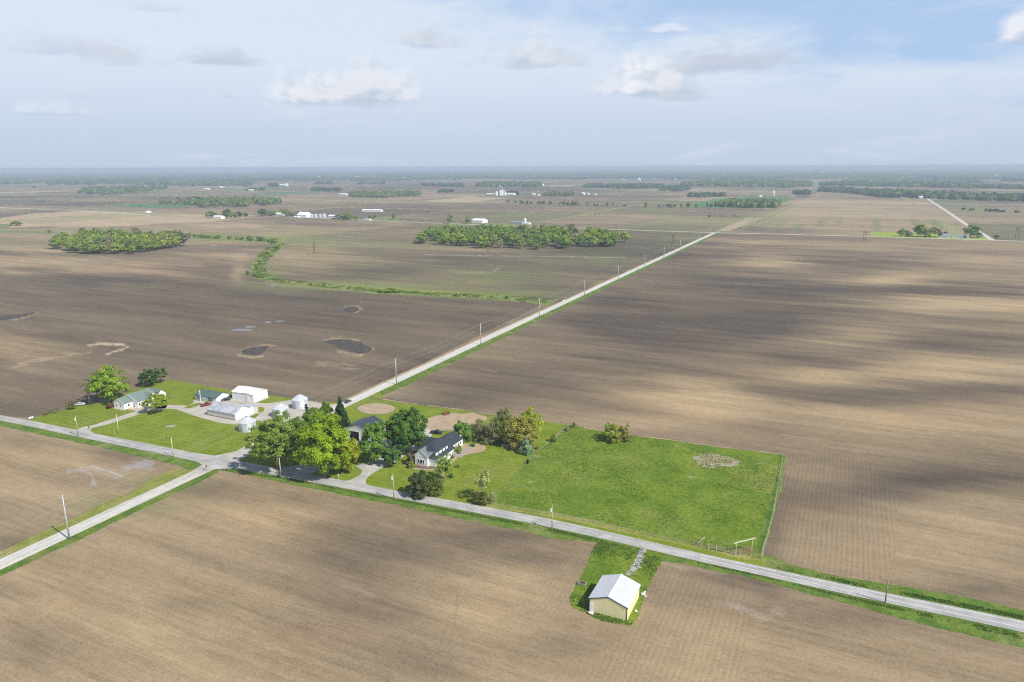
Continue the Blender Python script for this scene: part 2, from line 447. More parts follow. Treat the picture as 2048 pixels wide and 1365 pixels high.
    for (cx, cy, rx, ry, am) in GB:
        if am: g += am*np.exp(-(((px-cx)/rx)**2 + ((py-cy)/ry)**2)*1.2)
    near = dist < 2500
    # soil patchiness everywhere, stretched along the rows
    pat = fbm(s*.0042, t*.016, 31, 5) - .5
    pat2 = fbm(s*.018, t*.075, 41, 4) - .5
    pat3 = fbm(s*.0011, t*.0026, 51, 4) - .5
    d = d + pat*np.where(near, .62, 1.0) + pat2*.42 + pat3*np.where(near, .15, .75)
    g = g*(.7 + .9*(fbm(s*.01, t*.03, 61, 3))) 
    # green cover-crop strips past the far road
    strip = inpoly(px, py, [(1540,462),(1560,444),(1600,438),(1900,440),(1985,478),(1940,470),(1740,462)])
    st_ = (.5+.5*np.sin(s/6.2 + 1.2*np.sin(s*.013))) * (fbm(s*.02, t*.004, 71, 3) > .42)
    g = np.where(strip, np.clip(st_*1.1 - .25*(px < 1780), 0, 1)*.8, g)
    rows = np.where(inpoly(px, py, [(1570,912),(1720,905),(1800,1000),(1790,1110),(1760,1165),(1520,1112)]), 1.0, rows)
    rows = np.where(inpoly(px, py, [(1325,1120),(1500,1190),(1480,1365),(1150,1365),(1270,1250)]), .8, rows)
    rows = np.where(inpoly(px, py, [(1090,1120),(1180,1090),(1140,1200),(1160,1235),(1060,1240)]), .6, rows)
    # hidden strip of thin grass with bare earth at headlands
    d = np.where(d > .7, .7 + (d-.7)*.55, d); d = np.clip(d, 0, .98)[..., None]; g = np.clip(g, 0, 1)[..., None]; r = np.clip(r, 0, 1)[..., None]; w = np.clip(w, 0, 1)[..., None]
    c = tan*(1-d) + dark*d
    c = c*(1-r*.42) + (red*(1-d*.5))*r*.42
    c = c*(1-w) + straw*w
    gg = np.where(dist[..., None] > 2200, np.array([.13,.19,.075]), grn)
    hv = (g > .8)
    gg = np.where(hv & (dist[..., None] > 2000), np.array([.085,.19,.065]), gg)
    c = c*(1-g) + gg*g
    # soft pale washes of silt and stalks
    def wash(pts, wd, colr, am, br=.5, seed=90):
        nonlocal c
        m = np.full(px.shape, 1e9); x_, y_ = px, py*1.7
        for (ax, ay), (bx_, by_) in zip(pts[:-1], pts[1:]):
            ay, by_ = ay*1.7, by_*1.7; dx, dy = bx_-ax, by_-ay
            u = np.clip(((x_-ax)*dx+(y_-ay)*dy)/(dx*dx+dy*dy+1e-6), 0, 1)
            m = np.minimum(m, np.hypot(x_-ax-u*dx, y_-ay-u*dy))
        nz = fbm(s*.16, t*.3, seed, 4)
        f = np.clip(1.25 - m/wd + (nz-.5)*br*4, 0, 1)*am
        c = c*(1-f[..., None]) + np.array(colr)*f[..., None]
    SILT = (.36,.35,.34)
    wash([(138,944),(160,940),(178,946),(187,955),(187,968)], 4.5, SILT, .75)
    wash([(150,940),(168,948),(178,958)], 1.5, SILT, .3)
    wash([(183,933),(205,939),(226,946),(243,953)], 3.5, SILT, .8)
    wash([(160,934),(190,941),(212,948),(232,957)], 1.8, SILT, .6)
    wash([(250,938),(270,931),(290,928)], 13, (.36,.35,.37), .55, 1.0)
    wash([(1438,1206),(1480,1212)], 12, (.36,.30,.25), .35, .9)
    wash([(1490,1222),(1540,1234)], 17, (.40,.34,.28), .38, 1.1)
    wash([(1325,1124),(1370,1135),(1440,1148)], 9, (.42,.33,.24), .4, 1.0)
    wash([(960,740),(992,742)], 3, (.42,.35,.25), .25, 1.0); wash([(690,1165),(740,1190)], 6, (.40,.33,.23), .15, 1.6)
    wash([(1560,868),(1640,882)], 2, (.42,.38,.26), .4, .6)
    RIM = (.50,.40,.27)
    wash([(648,682),(680,677),(712,682),(735,690),(749,699),(738,705),(724,709)], 3.6, RIM, .34, 1.6)
    wash([(676,704),(700,710),(722,712)], 4, RIM, .4, 1.2)
    wash([(478,709),(490,698),(512,692),(548,691)], 2.6, RIM, .32, 1.6)
    wash([(480,712),(505,716),(525,712)], 2.5, RIM, .4, 1.0)
    wash([(690,614),(712,612),(724,619),(710,626)], 2.6, RIM, .32, 1.6)
    wash([(20,641),(50,636),(70,628),(76,624)], 2.2, RIM, .32, 1.6)
    wash([(178,690),(205,688),(240,689),(256,695),(240,700),(215,708)], 3.5, RIM, .8, 1.0)
    wash([(30,732),(70,722),(130,712),(180,705)], 5, RIM, .3, 1.4)
    wash([(640,725),(680,728),(720,735)], 6, RIM, .25, 1.4)
    wash([(845,510),(960,512),(1080,513),(1250,516)], .9, (.5,.5,.38), .5, .8)
    wash([(895,540),(930,545),(985,545),(1000,535)], 1.5, (.35,.33,.24), .5, .8)
    # old sprayer and combine tracks
    for tr in ([(1000,752),(1100,756),(1220,768),(1400,780)], [(1085,612),(1200,645),(1330,690),(1450,722)], [(200,1096),(300,1130),(420,1170),(560,1205),(700,1222)], [(90,1230),(140,1270),(240,1310),(300,1340)], [(920,1140),(910,1240),(890,1365)], [(870,1365),(880,1290),(900,1240)], [(0,560),(200,575),(400,600),(700,632),(900,650)], [(0,610),(150,622),(420,650),(640,672)]):
        wash(tr, 1.3, (.16,.125,.095), .35, .5)
    # thin field tracks / fence rows between far parcels
    fs = np.abs(((s+229+201) % 402) - 201); ft = np.abs(((t-205+201) % 402) - 201)
    ln = far & (((fs < 6) & (hs2 > .4)) | ((ft < 5) & (hsh > .5)))
    c = np.where(ln[..., None], np.array([.27,.27,.12]), c)
    # build
    nv = nr*na
    V = np.stack([Xw, Yw, np.zeros_like(Xw)], -1).reshape(-1, 3)
    V = np.vstack([V, [[0, 0, 0]]])
    C = np.vstack([c.reshape(-1, 3), [[.3, .23, .15]]])
    RW = np.concatenate([rows.reshape(-1), [0]])
    i, j = np.meshgrid(np.arange(nr-1), np.arange(na), indexing='ij')
    jn = (j+1) % na
    q = np.stack([i*na+j, i*na+jn, (i+1)*na+jn, (i+1)*na+j], -1).reshape(-1, 4)[:, ::-1]
    jj = np.arange(na)
    tri = np.stack([np.full(na, nv), (nr-1)*na+jj, (nr-1)*na+(jj+1) % na], -1)[:, ::-1]
    me = bpy.data.meshes.new('ground')
    me.vertices.add(nv+1); me.vertices.foreach_set('co', V.astype(np.float32).ravel())
    me.loops.add(q.size+tri.size); me.loops.foreach_set('vertex_index', np.concatenate([q.ravel(), tri.ravel()]).astype(np.int32))
    me.polygons.add(len(q)+na)
    me.polygons.foreach_set('loop_start', np.concatenate([np.arange(len(q))*4, len(q)*4+np.arange(na)*3]).astype(np.int32))
    me.update(calc_edges=True)
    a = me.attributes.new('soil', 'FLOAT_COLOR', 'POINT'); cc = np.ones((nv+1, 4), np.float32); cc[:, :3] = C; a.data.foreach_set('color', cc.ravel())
    a = me.attributes.new('rows', 'FLOAT', 'POINT'); a.data.foreach_set('value', RW.astype(np.float32))
    o = bpy.data.objects.new('ground', me); col.objects.link(o)
    # soil material
    m, t_, b = newmat('field_soil')
    st = stcoord(t_)
    at = t_.node('ShaderNodeAttribute', attribute_name='soil'); ar = t_.node('ShaderNodeAttribute', attribute_name='rows')
    s1 = t_.noise(scaled(t_, st, .02, .55), 1.0, 5, .6)
    s2 = t_.noise(scaled(t_, st, .10, 2.2), 1.0, 4, .6)
    s3 = t_.noise(scaled(t_, st, .006, .09), 1.0, 5, .6)
    cl = t_.noise(st, 1.1, 6, .72)
    cl2 = t_.noise(st, .22, 5, .65)
    v1 = t_.m('ADD', t_.mapr(s1, .3, .7, -.08, .08), t_.mapr(s2, .3, .7, -.08, .08))
    v1 = t_.m('ADD', v1, t_.mapr(s3, .3, .7, -.12, .12))
    v2 = t_.m('ADD', t_.mapr(cl, .3, .7, -.15, .15), t_.mapr(cl2, .3, .7, -.07, .07))
    # ridged headland rows
    sp = t_.node('ShaderNodeSeparateXYZ'); t_.link(st, sp.inputs[0])
    wob = t_.m('MULTIPLY', t_.noise(scaled(t_, st, .03, .05), 1.0, 3, .5), 5.0)
    wa = t_.m('SINE', t_.m('ADD', t_.m('MULTIPLY', sp.outputs[0], 2*PI/1.55), wob))
    wb = t_.m('SINE', t_.m('ADD', t_.m('MULTIPLY', sp.outputs[1], 2*PI/2.9), wob))
    amp = t_.mapr(t_.noise(scaled(t_, st, .02, .03), 1.0, 3, .5), .35, .7, .0, 1.0)
    ra = t_.m('MULTIPLY', t_.m('MULTIPLY', wa, ar.outputs['Fac']), .045)
    rb = t_.m('MULTIPLY', t_.m('MULTIPLY', t_.m('MULTIPLY', wb, t_.m('SUBTRACT', 1.0, ar.outputs['Fac'])), amp), .028)
    v1 = t_.m('MULTIPLY', v1, t_.m('SUBTRACT', 1.0, t_.m('MULTIPLY', ar.outputs['Fac'], .75)))
    # wheel tracks along the rows, every 18 m
    trk = t_.m('ABSOLUTE', t_.m('SUBTRACT', t_.m('FRACT', t_.m('DIVIDE', t_.m('ADD', sp.outputs[1], t_.m('MULTIPLY', cl2, 1.5)), 27.0)), .5))
    trk = t_.m('MULTIPLY', t_.m('MULTIPLY', t_.mapr(trk, .485, .497), -.12), amp)
    f = t_.m('ADD', t_.m('ADD', t_.m('ADD', 1.0, v1), v2), t_.m('ADD', t_.m('ADD', ra, rb), trk))
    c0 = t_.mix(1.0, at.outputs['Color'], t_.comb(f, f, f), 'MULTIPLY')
    # stubble and clods: pale flecks
    fl = t_.noise(st, 2.3, 3, .8)
    c0 = t_.mix(t_.mapr(fl, .66, .80, 0, .45), c0, (.52, .42, .29))
    t_.link(c0, b.inputs['Base Color']); b.inputs['Roughness'].default_value = .95; b.inputs['Specular IOR Level'].default_value = .1
    bp = t_.node('ShaderNodeBump'); bp.inputs['Strength'].default_value = .5; bp.inputs['Distance'].default_value = .25
    t_.link(t_.m('ADD', cl, t_.m('MULTIPLY', t_.m('ADD', ra, rb), 3.0)), bp.inputs['Height']); t_.link(bp.outputs[0], b.inputs['Normal'])
    me.materials.append(m)
    tagit(o, kind='structure')
    return o
build_ground()

# ---------------------------------------------------------------- sheets laid on the ground
def smooth_px(pts, closed=True, k=3):
    """Catmull-Rom through points"""
    n = len(pts); out = []
    rng = range(n) if closed else range(n-1)
    for i in rng:
        p0, p1, p2, p3 = (pts[(i-1) % n], pts[i], pts[(i+1) % n], pts[(i+2) % n]) if closed else (pts[max(i-1,0)], pts[i], pts[i+1], pts[min(i+2,n-1)])
        for j in range(k):
            u = j/k
            out.append(tuple(.5*((2*p1[a]) + (-p0[a]+p2[a])*u + (2*p0[a]-5*p1[a]+4*p2[a]-p3[a])*u*u + (-p0[a]+3*p1[a]-3*p2[a]+p3[a])*u**3) for a in (0, 1)))
    if not closed: out.append(pts[-1])
    return out
def jag(world, step, amp, seed=1):
    r = random.Random(seed); out = []; n = len(world); off = 0
    for i in range(n):
        x1, y1 = world[i]; x2, y2 = world[(i+1) % n]
        L = math.hypot(x2-x1, y2-y1)
        if L < 1e-6: continue
        k = max(1, min(400, int(L/step))); nx, ny = -(y2-y1)/L, (x2-x1)/L
        for j in range(k):
            off = off*.6 + r.uniform(-amp, amp)*.7
            u = j/k; out.append((x1+(x2-x1)*u+nx*off, y1+(y2-y1)*u+ny*off))
    return out
def sheet_world(name, w, z, mat):
    tri = tessellate_polygon([[Vector((x, y, 0)) for x, y in w]])
    me = bpy.data.meshes.new(name)
    fs = []
    for a, b, c in tri:
        A, B_, C_ = w[a], w[b], w[c]
        if (B_[0]-A[0])*(C_[1]-A[1])-(B_[1]-A[1])*(C_[0]-A[0]) < 0: fs.append((a, c, b))
        else: fs.append((a, b, c))
    me.from_pydata([(x, y, z) for x, y in w], [], fs); me.materials.append(mat); me.update()
    o = bpy.data.objects.new(name, me); col.objects.link(o)
    return tagit(o, kind='structure')
def sheet(name, px, z, mat, step=2.0, amp=.35, smooth=0, seed=1):
    if smooth: px = smooth_px(px, True, smooth)
    w = [G(x, y) for x, y in px]
    if amp: w = jag(w, step, amp, seed)
    return sheet_world(name, w, z, mat)

def grass_mat(name, ca, cb, cdry, scale=.12, fine=1.2, dry=.2, mow=0.0, bumpd=.25):
    m, t, b = newmat(name)
    st = stcoord(t)
    n1 = t.noise(st, scale, 6, .65, .5); n2 = t.noise(st, fine, 5, .7); n3 = t.noise(st, scale*.35, 4, .6)
    c = t.mix(t.mapr(n1, .35, .65), ca, cb)
    c = t.mix(t.m('MULTIPLY', t.mapr(n3, .50, .72), dry), c, cdry)
    f = t.mapr(n2, .25, .75, .72, 1.28)
    if mow:
        sp = t.node('ShaderNodeSeparateXYZ'); t.link(st, sp.inputs[0])
        wv = t.m('SINE', t.m('MULTIPLY', t.m('ADD', sp.outputs[1], t.m('MULTIPLY', n3, 6.0)), 2*PI/3.2))
        f = t.m('ADD', f, t.m('MULTIPLY', wv, mow))
    t.link(t.mix(1.0, c, t.comb(f, f, f), 'MULTIPLY'), b.inputs['Base Color'])
    b.inputs['Roughness'].default_value = .9; b.inputs['Specular IOR Level'].default_value = .12
    bp = t.node('ShaderNodeBump'); bp.inputs['Strength'].default_value = .8; bp.inputs['Distance'].default_value = bumpd
    t.link(n2, bp.inputs['Height']); t.link(bp.outputs[0], b.inputs['Normal'])
    return m
def hard_mat(name, c, c2, scale=.25, fine=4, var=.12, cracks=0.0, streaky=False):
    m, t, b = newmat(name)
    st = stcoord(t)
    n1 = t.noise(st, scale, 6, .6); n2 = t.noise(st, fine, 4, .7)
    cc = t.mix(t.mapr(n1, .35, .65), c, c2)
    f = t.mapr(n2, .3, .7, 1-var, 1+var)
    if streaky:
        n3 = t.noise(scaled(t, st, *streaky), 1.0, 4, .5); f = t.m('ADD', f, t.mapr(n3, .35, .65, -.11, .11))
    cc = t.mix(1.0, cc, t.comb(f, f, f), 'MULTIPLY')
    if cracks:
        vo = t.node('ShaderNodeTexVoronoi', feature='DISTANCE_TO_EDGE'); vo.inputs['Scale'].default_value = cracks
        t.link(st, vo.inputs['Vector'])
        cc = t.mix(t.mapr(vo.outputs['Distance'], .0, .06, .75, 0), cc, (.07, .06, .05))
    t.link(cc, b.inputs['Base Color']); b.inputs['Roughness'].default_value = .9; b.inputs['Specular IOR Level'].default_value = .15
    return m
LAWN = grass_mat('lawn_grass', (.142, .198, .016), (.194, .246, .028), (.23, .235, .075), .10, 1.0, .35, .05, .1)
PAST = grass_mat('pasture_grass', (.106, .180, .015), (.164, .224, .025), (.235, .235, .075), .07, .55, .55, 0, .6)
VERGE = grass_mat('verge_grass', (.075, .150, .022), (.150, .215, .035), (.30, .28, .12), .18, .9, .55, 0, .5)
VERGEY = grass_mat('verge_grass_dry', (.19, .225, .04), (.27, .275, .07), (.36, .31, .16), .16, .9, .6, 0, .4)
ROUGHG = grass_mat('rough_grass', (.14, .20, .045), (.23, .26, .085), (.30, .27, .14), .06, .5, .6, 0, .6)
TANW = hard_mat('dry_residue', (.36, .28, .175), (.43, .34, .22), .3, 1.2, .25)
ASPH = hard_mat('asphalt', (.34, .335, .325), (.44, .432, .415), .16, 2.2, .12, 0, (.015, .8))
GRAV = hard_mat('gravel', (.50, .485, .44), (.58, .565, .52), .3, 3, .12, 0, (.9, .015))
CONC = hard_mat('concrete', (.42, .39, .335), (.49, .46, .40), .15, 2, .08)
DRIVE = hard_mat('driveway_gravel', (.38, .365, .33), (.50, .48, .44), .2, 2.0, .16)
DIRT = hard_mat('bare_dirt', (.36, .275, .18), (.43, .34, .235), .25, 1.5, .15)
OLDC = hard_mat('broken_concrete', (.33, .33, .30), (.42, .42, .40), .5, 3, .2, .35)
MUD = hard_mat('wet_loam', (.060, .054, .050), (.10, .088, .078), .3, 1.2, .25)
GREYM = hard_mat('silt', (.36, .36, .37), (.30, .285, .28), .3, 2, .15)
WATER, _t, _b = newmat('puddle_water')
_b.inputs['Base Color'].default_value = (.13, .14, .17, 1); _b.inputs['Roughness'].default_value = .2; _b.inputs['Specular IOR Level'].default_value = .6

# ROADS ------------------------------------------------------------
def strip_px(name, edges, z, mat, k=6):
    top = smooth_px([(x, a) for x, a, b_ in edges], False, k); bot = smooth_px([(x, b_) for x, a, b_ in edges], False, k)
    w = [G(*p) for p in bot] + [G(*p) for p in reversed(top)]
    return sheet_world(name, w, z, mat)
RB_E = [(-700,720,728),(-300,785,793),(0,831,842),(150,860,873.5),(300,889,904),(420,912.5,929),(562,938,954),(788,981,996),(1104,1040,1056),(1400,1107,1124),(1716,1175,1194.5),(2048,1243,1266),(2700,1380,1412),(3300,1500,1540)]
strip_px('asphalt_road', RB_E, .10, ASPH)
def lane(name, s0, s1, t0, t1, z, mat):
    n = 60; w = [ST(s0, t0+(t1-t0)*i/n) for i in range(n+1)] + [ST(s1, t1+(t0-t1)*i/n) for i in range(n+1)]
    return sheet_world(name, w, z, mat)
lane('gravel_road', -233.4, -226.8, -120, 1372, .085, GRAV)
def wpath(pts, w0):
    """centre line in world -> ribbon"""
    L, R = [], []
    for i, (x, y) in enumerate(pts):
        x0, y0 = pts[max(i-1, 0)]; x1, y1 = pts[min(i+1, len(pts)-1)]
        d = math.hypot(x1-x0, y1-y0); nx, ny = -(y1-y0)/d*w0/2, (x1-x0)/d*w0/2
        L.append((x+nx, y+ny)); R.append((x-nx, y-ny))
    return R + L[::-1]
def ribbon(name, px, width, z, mat, world=False, smooth=4):
    p = px if world else [G(*q) for q in px]
    if smooth: p = smooth_px(p, False, smooth)
    return sheet_world(name, wpath(p, width), z, mat)
ribbon('far_road', [ST(-1500,1402),ST(-1200,1394),ST(-870,1368),ST(-500,1363),ST(-228,1368),ST(-80,1386),ST(100,1398),ST(400,1408),ST(1500,1400)], 8.5, .2, GRAV, True)
ribbon('far_road_branch', [ST(-3200,1395),ST(-2436,1381),ST(-2050,1366),ST(-1790,1330),ST(-1650,1300)], 11, .2, GRAV, True)
ribbon('farm_lane_far', [ST(210,1400),ST(212,1534),ST(214,1787),ST(226,2338),ST(240,3080)], 9, .22, GRAV, True)
ribbon('far_field_track', [ST(-196,1430),ST(-188,1800),ST(-170,2400)], 6, .2, ROUGHG, True)
for s0, s1, t0, t1 in ((-176,-160,2000,2150),(-170,-152,2400,2640),(-150,-134,2900,3450)):
    ribbon('gravel_pull_off', [ST(s0,t0),ST(s1,t1)], 4.5, .26, TANW, True, 0)
# corner flares of the crossroads
sheet('crossroad_apron', [(385,906),(430,912),(470,904),(500,888),(518,893),(512,905),(470,925),(492,938),(455,938),(425,940),(398,952),(372,955),(392,938),(404,930),(395,925),(372,916)], .093, DRIVE, 2, .15)
# paler wheel lines on the gravel road, shoulder lines on the asphalt
for s0 in (-232.0, -229.9):
    lane('wheel_track', s0, s0+.75, 216, 1360, .105, hard_mat('packed_gravel', (.62,.60,.56), (.66,.64,.60), .4, 2, .08))
# faded edge lines
def edge_line(name, f, z, wpx, x0=1450):
    E_ = [(x, a+(b_-a)*f-wpx, a+(b_-a)*f+wpx) for x, a, b_ in RB_E if x >= x0]
    return strip_px(name, E_, z, hard_mat('worn_paint', (.52,.52,.51), (.60,.60,.59), .5, 3, .15))
edge_line('road_wear_line', .17, .115, .7, 1400)
edge_line('road_wear_line', .62, .115, .7, 1400)

# VERGES -----------------------------------------------------------
up = lambda off, x0=-9999, x1=9999: [(x, a-off) for x, a, b_ in RB_E if x0 <= x <= x1]
dn = lambda off, x0=-9999, x1=9999: [(x, b_+off) for x, a, b_ in RB_E if x0 <= x <= x1]
sheet('grass_verge', [(-700,734),(-300,802),(0,852),(150,884),(300,918),(350,930),(378,940),(398,936),(405,930),(420,929),(300,900),(150,870),(0,838),(-700,726)], .03, VERGE, 1.6, .5, seed=2)
sheet('grass_verge', [(432,938),(470,945),(562,966),(788,1011),(960,1046),(1104,1076),(1196,1086),(1200,1070),(1104,1052),(788,992),(562,950),(470,935)], .03, VERGE, 1.6, .5, seed=3)
sheet('grass_verge', [(1330,1105),(1325,1120),(1400,1136),(1500,1156),(1716,1215),(1900,1262),(2048,1297),(2700,1460),(3300,1600),(3300,1530),(2700,1400),(2048,1258),(1716,1188),(1400,1118)], .03, VERGE, 1.5, .6, seed=4)
sheet('grass_verge', [(1515,1112),(1530,1145),(1716,1180),(2048,1250),(2700,1390),(3300,1510),(3300,1470),(2700,1345),(2048,1222),(1880,1186),(1716,1160),(1600,1136),(1545,1112)], .03, VERGE, 1.5, .6, seed=5)
sheet_world('grass_verge', jag([ST(-227,-120),ST(-223.2,-120),ST(-222.6,192),ST(-227,196)], 2, .5, 6), .03, VERGE)
sheet_world('grass_verge', jag([ST(-239.5,-120),ST(-233.2,-120),ST(-233.2,190),ST(-242,188),ST(-238.5,150)], 2, .7, 7), .032, VERGEY)
sheet_world('grass_verge', jag([ST(-227,210),ST(-219.5,330),ST(-220.5,600),ST(-221.5,1000),ST(-222,1362),ST(-227,1362)][::-1], 2.5, .5, 8), .03, VERGE)
sheet_world('residue_strip', jag([ST(-233.2,290),ST(-233.2,1350),ST(-234.9,1350),ST(-235.4,560),ST(-235.8,290)][::-1], 2.5, .6, 9), .028, TANW)
sheet_world('grass_strip', jag([ST(-900,1351),ST(-232,1352),ST(-232,1360),ST(-900,1361)], 6, 1.2, 10), .03, ROUGHG)
sheet_world('grass_strip', jag([ST(-240,1375),ST(-60,1396),ST(200,1410),ST(200,1413),ST(-70,1404),ST(-240,1381)], 6, 1.2, 10), .03, ROUGHG)

# LAWNS ------------------------------------------------------------
sheet('farmstead_lawn', [(62,838),(95,829),(150,814),(205,806),(238,793),(268,780),(300,764),(345,761),(410,772),(462,782),(545,792),(590,798),(640,806),(690,804),(640,826),(560,862),(510,885),(470,903),(430,911),(380,905),(300,890),(150,861),(62,842)], .03, LAWN, 1.6, .3, seed=11)
sheet('farmhouse_lawn', [(498,894),(560,869),(620,843),(690,812),(730,792),(760,784),(766,800),(850,812),(936,823),(1010,834),(1100,845),(1140,851),(1131,856),(1100,880),(1075,905),(1030,950),(990,1000),(968,1014),(1104,1034),(1300,1077),(1500,1122),(1520,1120),(1525,1135),(1400,1109),(1104,1042),(788,983),(562,940),(500,928),(455,921),(470,910)], .034, LAWN, 1.8, .3, seed=12)
sheet('pasture', [(1140,851),(1200,862),(1270,872),(1420,893),(1568,911),(1552,960),(1530,1030),(1514,1098),(1500,1112),(1440,1100),(1300,1068),(1200,1044),(1104,1025),(968,1004),(990,990),(1035,945),(1075,905),(1105,880)], .036, PAST, 2, .4, seed=13)
sheet('pasture_margin', [(1514,1098),(1530,1030),(1552,960),(1566,911),(1574,915),(1566,960),(1548,1030),(1530,1090),(1524,1120),(1500,1115)], .04, VERGE, 2, .5, seed=14)
sheet('residue_strip', [(760,799),(850,811),(936,822),(1010,833),(1140,850),(1200,861),(1270,871),(1420,892),(1568,910),(1568,908.8),(1420,891),(1270,870),(1200,860),(1140,849.2),(1010,832),(936,821),(850,810),(760,797.5)], .026, TANW, 3, .5, seed=15)
sheet('residue_strip', [(1568,920),(1573,915),(1566,960),(1549,1030),(1531,1090),(1526,1125),(1523,1122),(1528,1085),(1546,1025),(1562,960)], .044, ROUGHG, 2, .5, seed=16)
sheet('shed_lot_grass', [(1196,1070),(1192,1092),(1176,1122),(1156,1163),(1141,1188),(1138,1208),(1150,1219),(1175,1228),(1205,1243),(1262,1253),(1274,1240),(1288,1196),(1306,1153),(1328,1118),(1345,1100),(1260,1082)], .034, PAST, 1.2, .5, seed=17)
sheet('grass_verge', [(962,996),(1035,1012),(1104,1023),(1200,1042),(1300,1065),(1440,1097),(1505,1109),(1535,1118),(1532,1140),(1400,1110),(1250,1073),(1104,1043),(960,1016)], .033, VERGEY, 1.6, .4, seed=35)
# ditch belt of rough growth
sheet('ditch_grass', [(370,470),(420,468),(480,471),(560,474),(572,488),(560,500),(540,515),(530,530),(535,548),(560,562),(640,570),(700,574),(800,580),(860,583),(960,588),(1060,594),(1100,600),(1118,598),(1096,612),(1050,605),(960,599),(880,594),(800,589),(745,588),(690,580),(600,571),(520,560),(500,545),(502,530),(515,512),(535,498),(548,487),(500,484),(400,482)], .03, ROUGHG, 3, .8, seed=18)
sheet('grass_strip', [(500,478),(1,1),(2,2)][:0] or [(560,562),(700,573),(860,582),(1060,593),(1060,596),(860,586),(700,577),(560,566)], .05, VERGEY, 4, .6, seed=19)
# far farm lawn on the right
sheet('far_lawn', [(1741,468),(1742,465),(1790,465),(1850,464),(1905,470),(1960,475),(1990,479),(1985,480.6),(1850,476.6),(1741,473)], .05, grass_mat('bright_lawn', (.25,.34,.03), (.30,.37,.05), (.3,.3,.1), .05, .4, .2), 4, .5, seed=20)
# DRIVES AND YARDS -------------------------------------------------
sheet('concrete_drive', [(150,861),(165,855),(190,850),(235,835),(281,820),(300,814),(335,811),(330,820),(290,824),(284,827),(240,842),(205,852),(184,857),(180,862),(190,868),(150,870)], .06, CONC, 2, .06, seed=21)
sheet('farmyard', [(300,814),(335,811),(360,811),(382,812),(392,808),(386,803),(392,800),(412,804),(428,804),(445,803),(465,797),(508,805),(526,807),(546,806),(572,802),(586,801),(626,804),(652,809),(672,808),(690,806),(672,818),(640,829),(600,846),(560,861),(535,862),(520,850),(520,842),(505,843),(480,850),(448,847.5),(415,840),(380,829),(352,819),(330,818)], .06, CONC, 2, .12, 2, seed=22)
sheet('lawn_island', [(369,816),(380,811),(388,808),(400,806),(402,809),(392,814),(380,817)], .07, LAWN, 1, .1, 3, seed=23)
sheet('lawn_island', [(516,815),(524,815),(529,820),(522,826),(512,822)], .07, LAWN, 1, .1, 3, seed=24)
sheet('lawn_island', [(500,834),(513,828),(519,829),(508,838),(499,841)], .07, ROUGHG, 1, .1, 3, seed=24)
sheet('footpath', [(380,810.5),(392,803),(396,804),(384,813)], .066, CONC, 1, 0)
sheet('farmhouse_drive', [(520,936),(560,936),(600,930),(640,926),(690,930),(712,932),(735,925),(760,916),(775,908),(742,900),(700,885),(684,878),(700,872),(760,878),(800,884),(818,880),(838,862),(858,858),(864,872),(850,885),(838,895),(810,912),(790,925),(762,938),(742,950),(732,960),(733,968),(745,976),(775,982),(700,975),(640,960),(600,952),(540,942)], .062, DRIVE, 2, .12, 2, seed=25)
sheet('lawn_island', [(606,955),(630,945),(662,937),(695,931),(712,934),(723,942),(720,950),(706,958),(690,962),(655,961)], .072, LAWN, 1.5, .15, 3, seed=26)
sheet('riding_ring', [(716+37*(1-math.cos(a)), 818-11*math.sin(a)) for a in [2*PI*i/28 for i in range(28)]], .06, DIRT, 2, .25, seed=27)
sheet('bare_paddock', [(842,846),(858,836),(880,830),(905,826),(925,828),(950,826),(975,834),(970,842),(952,848),(930,853),(910,860),(880,862),(852,863),(846,856)], .06, DIRT, 2, .5, 2, seed=28)
sheet('garden_path', [(927,886),(938,889),(955,888),(968,891),(972,897),(968,903),(950,907),(925,912),(915,918),(900,932),(890,945),(886,955),(880,957),(876,951),(880,958),(884,946),(892,933),(903,921),(912,908),(918,902)][:13]+[(883,955),(892,934),(905,918),(915,905)], .066, DIRT, 1.2, .1, 2, seed=29)
sheet('garden_bed', [(810,928),(818,934),(850,939),(870,940),(872,935),(850,933),(828,929),(815,922)], .064, hard_mat('mulch', (.16,.10,.08), (.22,.15,.12), .6, 3, .2), 1, .1, seed=30)
ribbon('stone_edging', [(808,924),(811,932),(824,937),(850,940),(869,941)], .7, .1, CONC)
sheet('broken_drive', [(1281,1097),(1294,1099),(1288,1118),(1282,1136),(1270,1142),(1264,1150),(1256,1152),(1250,1148),(1258,1140),(1268,1126)], .06, OLDC, .8, .3, seed=31)
sheet('muddy_hollow', [(1382,914),(1400,909),(1425,907),(1450,915),(1486,922),(1478,931),(1450,933),(1425,938),(1400,936),(1390,926)], .05, hard_mat('dead_grass', (.26,.25,.16), (.36,.33,.24), .5, 1.2, .3), 1.5, .9, seed=32)
sheet('trodden_earth', [(1478,1098),(1490,1094),(1505,1096),(1508,1104),(1490,1109),(1476,1108)], .06, hard_mat('red_earth', (.22,.14,.07), (.17,.15,.05), .5, 2, .2), 1, .4, seed=33)
for i, p in enumerate([(1040,972,10,3),(1062,965,8,2.5),(1070,915,12,5),(1385,955,10,3),(1510,965,5,3)]):
    sheet('worn_patch', [(p[0]+p[2]*math.cos(a), p[1]+p[3]*math.sin(a)) for a in [2*PI*k/12 for k in range(12)]], .052+.002*i, ROUGHG if i != 99 else hard_mat('thin_grass', (.17,.20,.05),(.20,.20,.06), .4, 1.2, .2), 1.5, .8, seed=40+i)
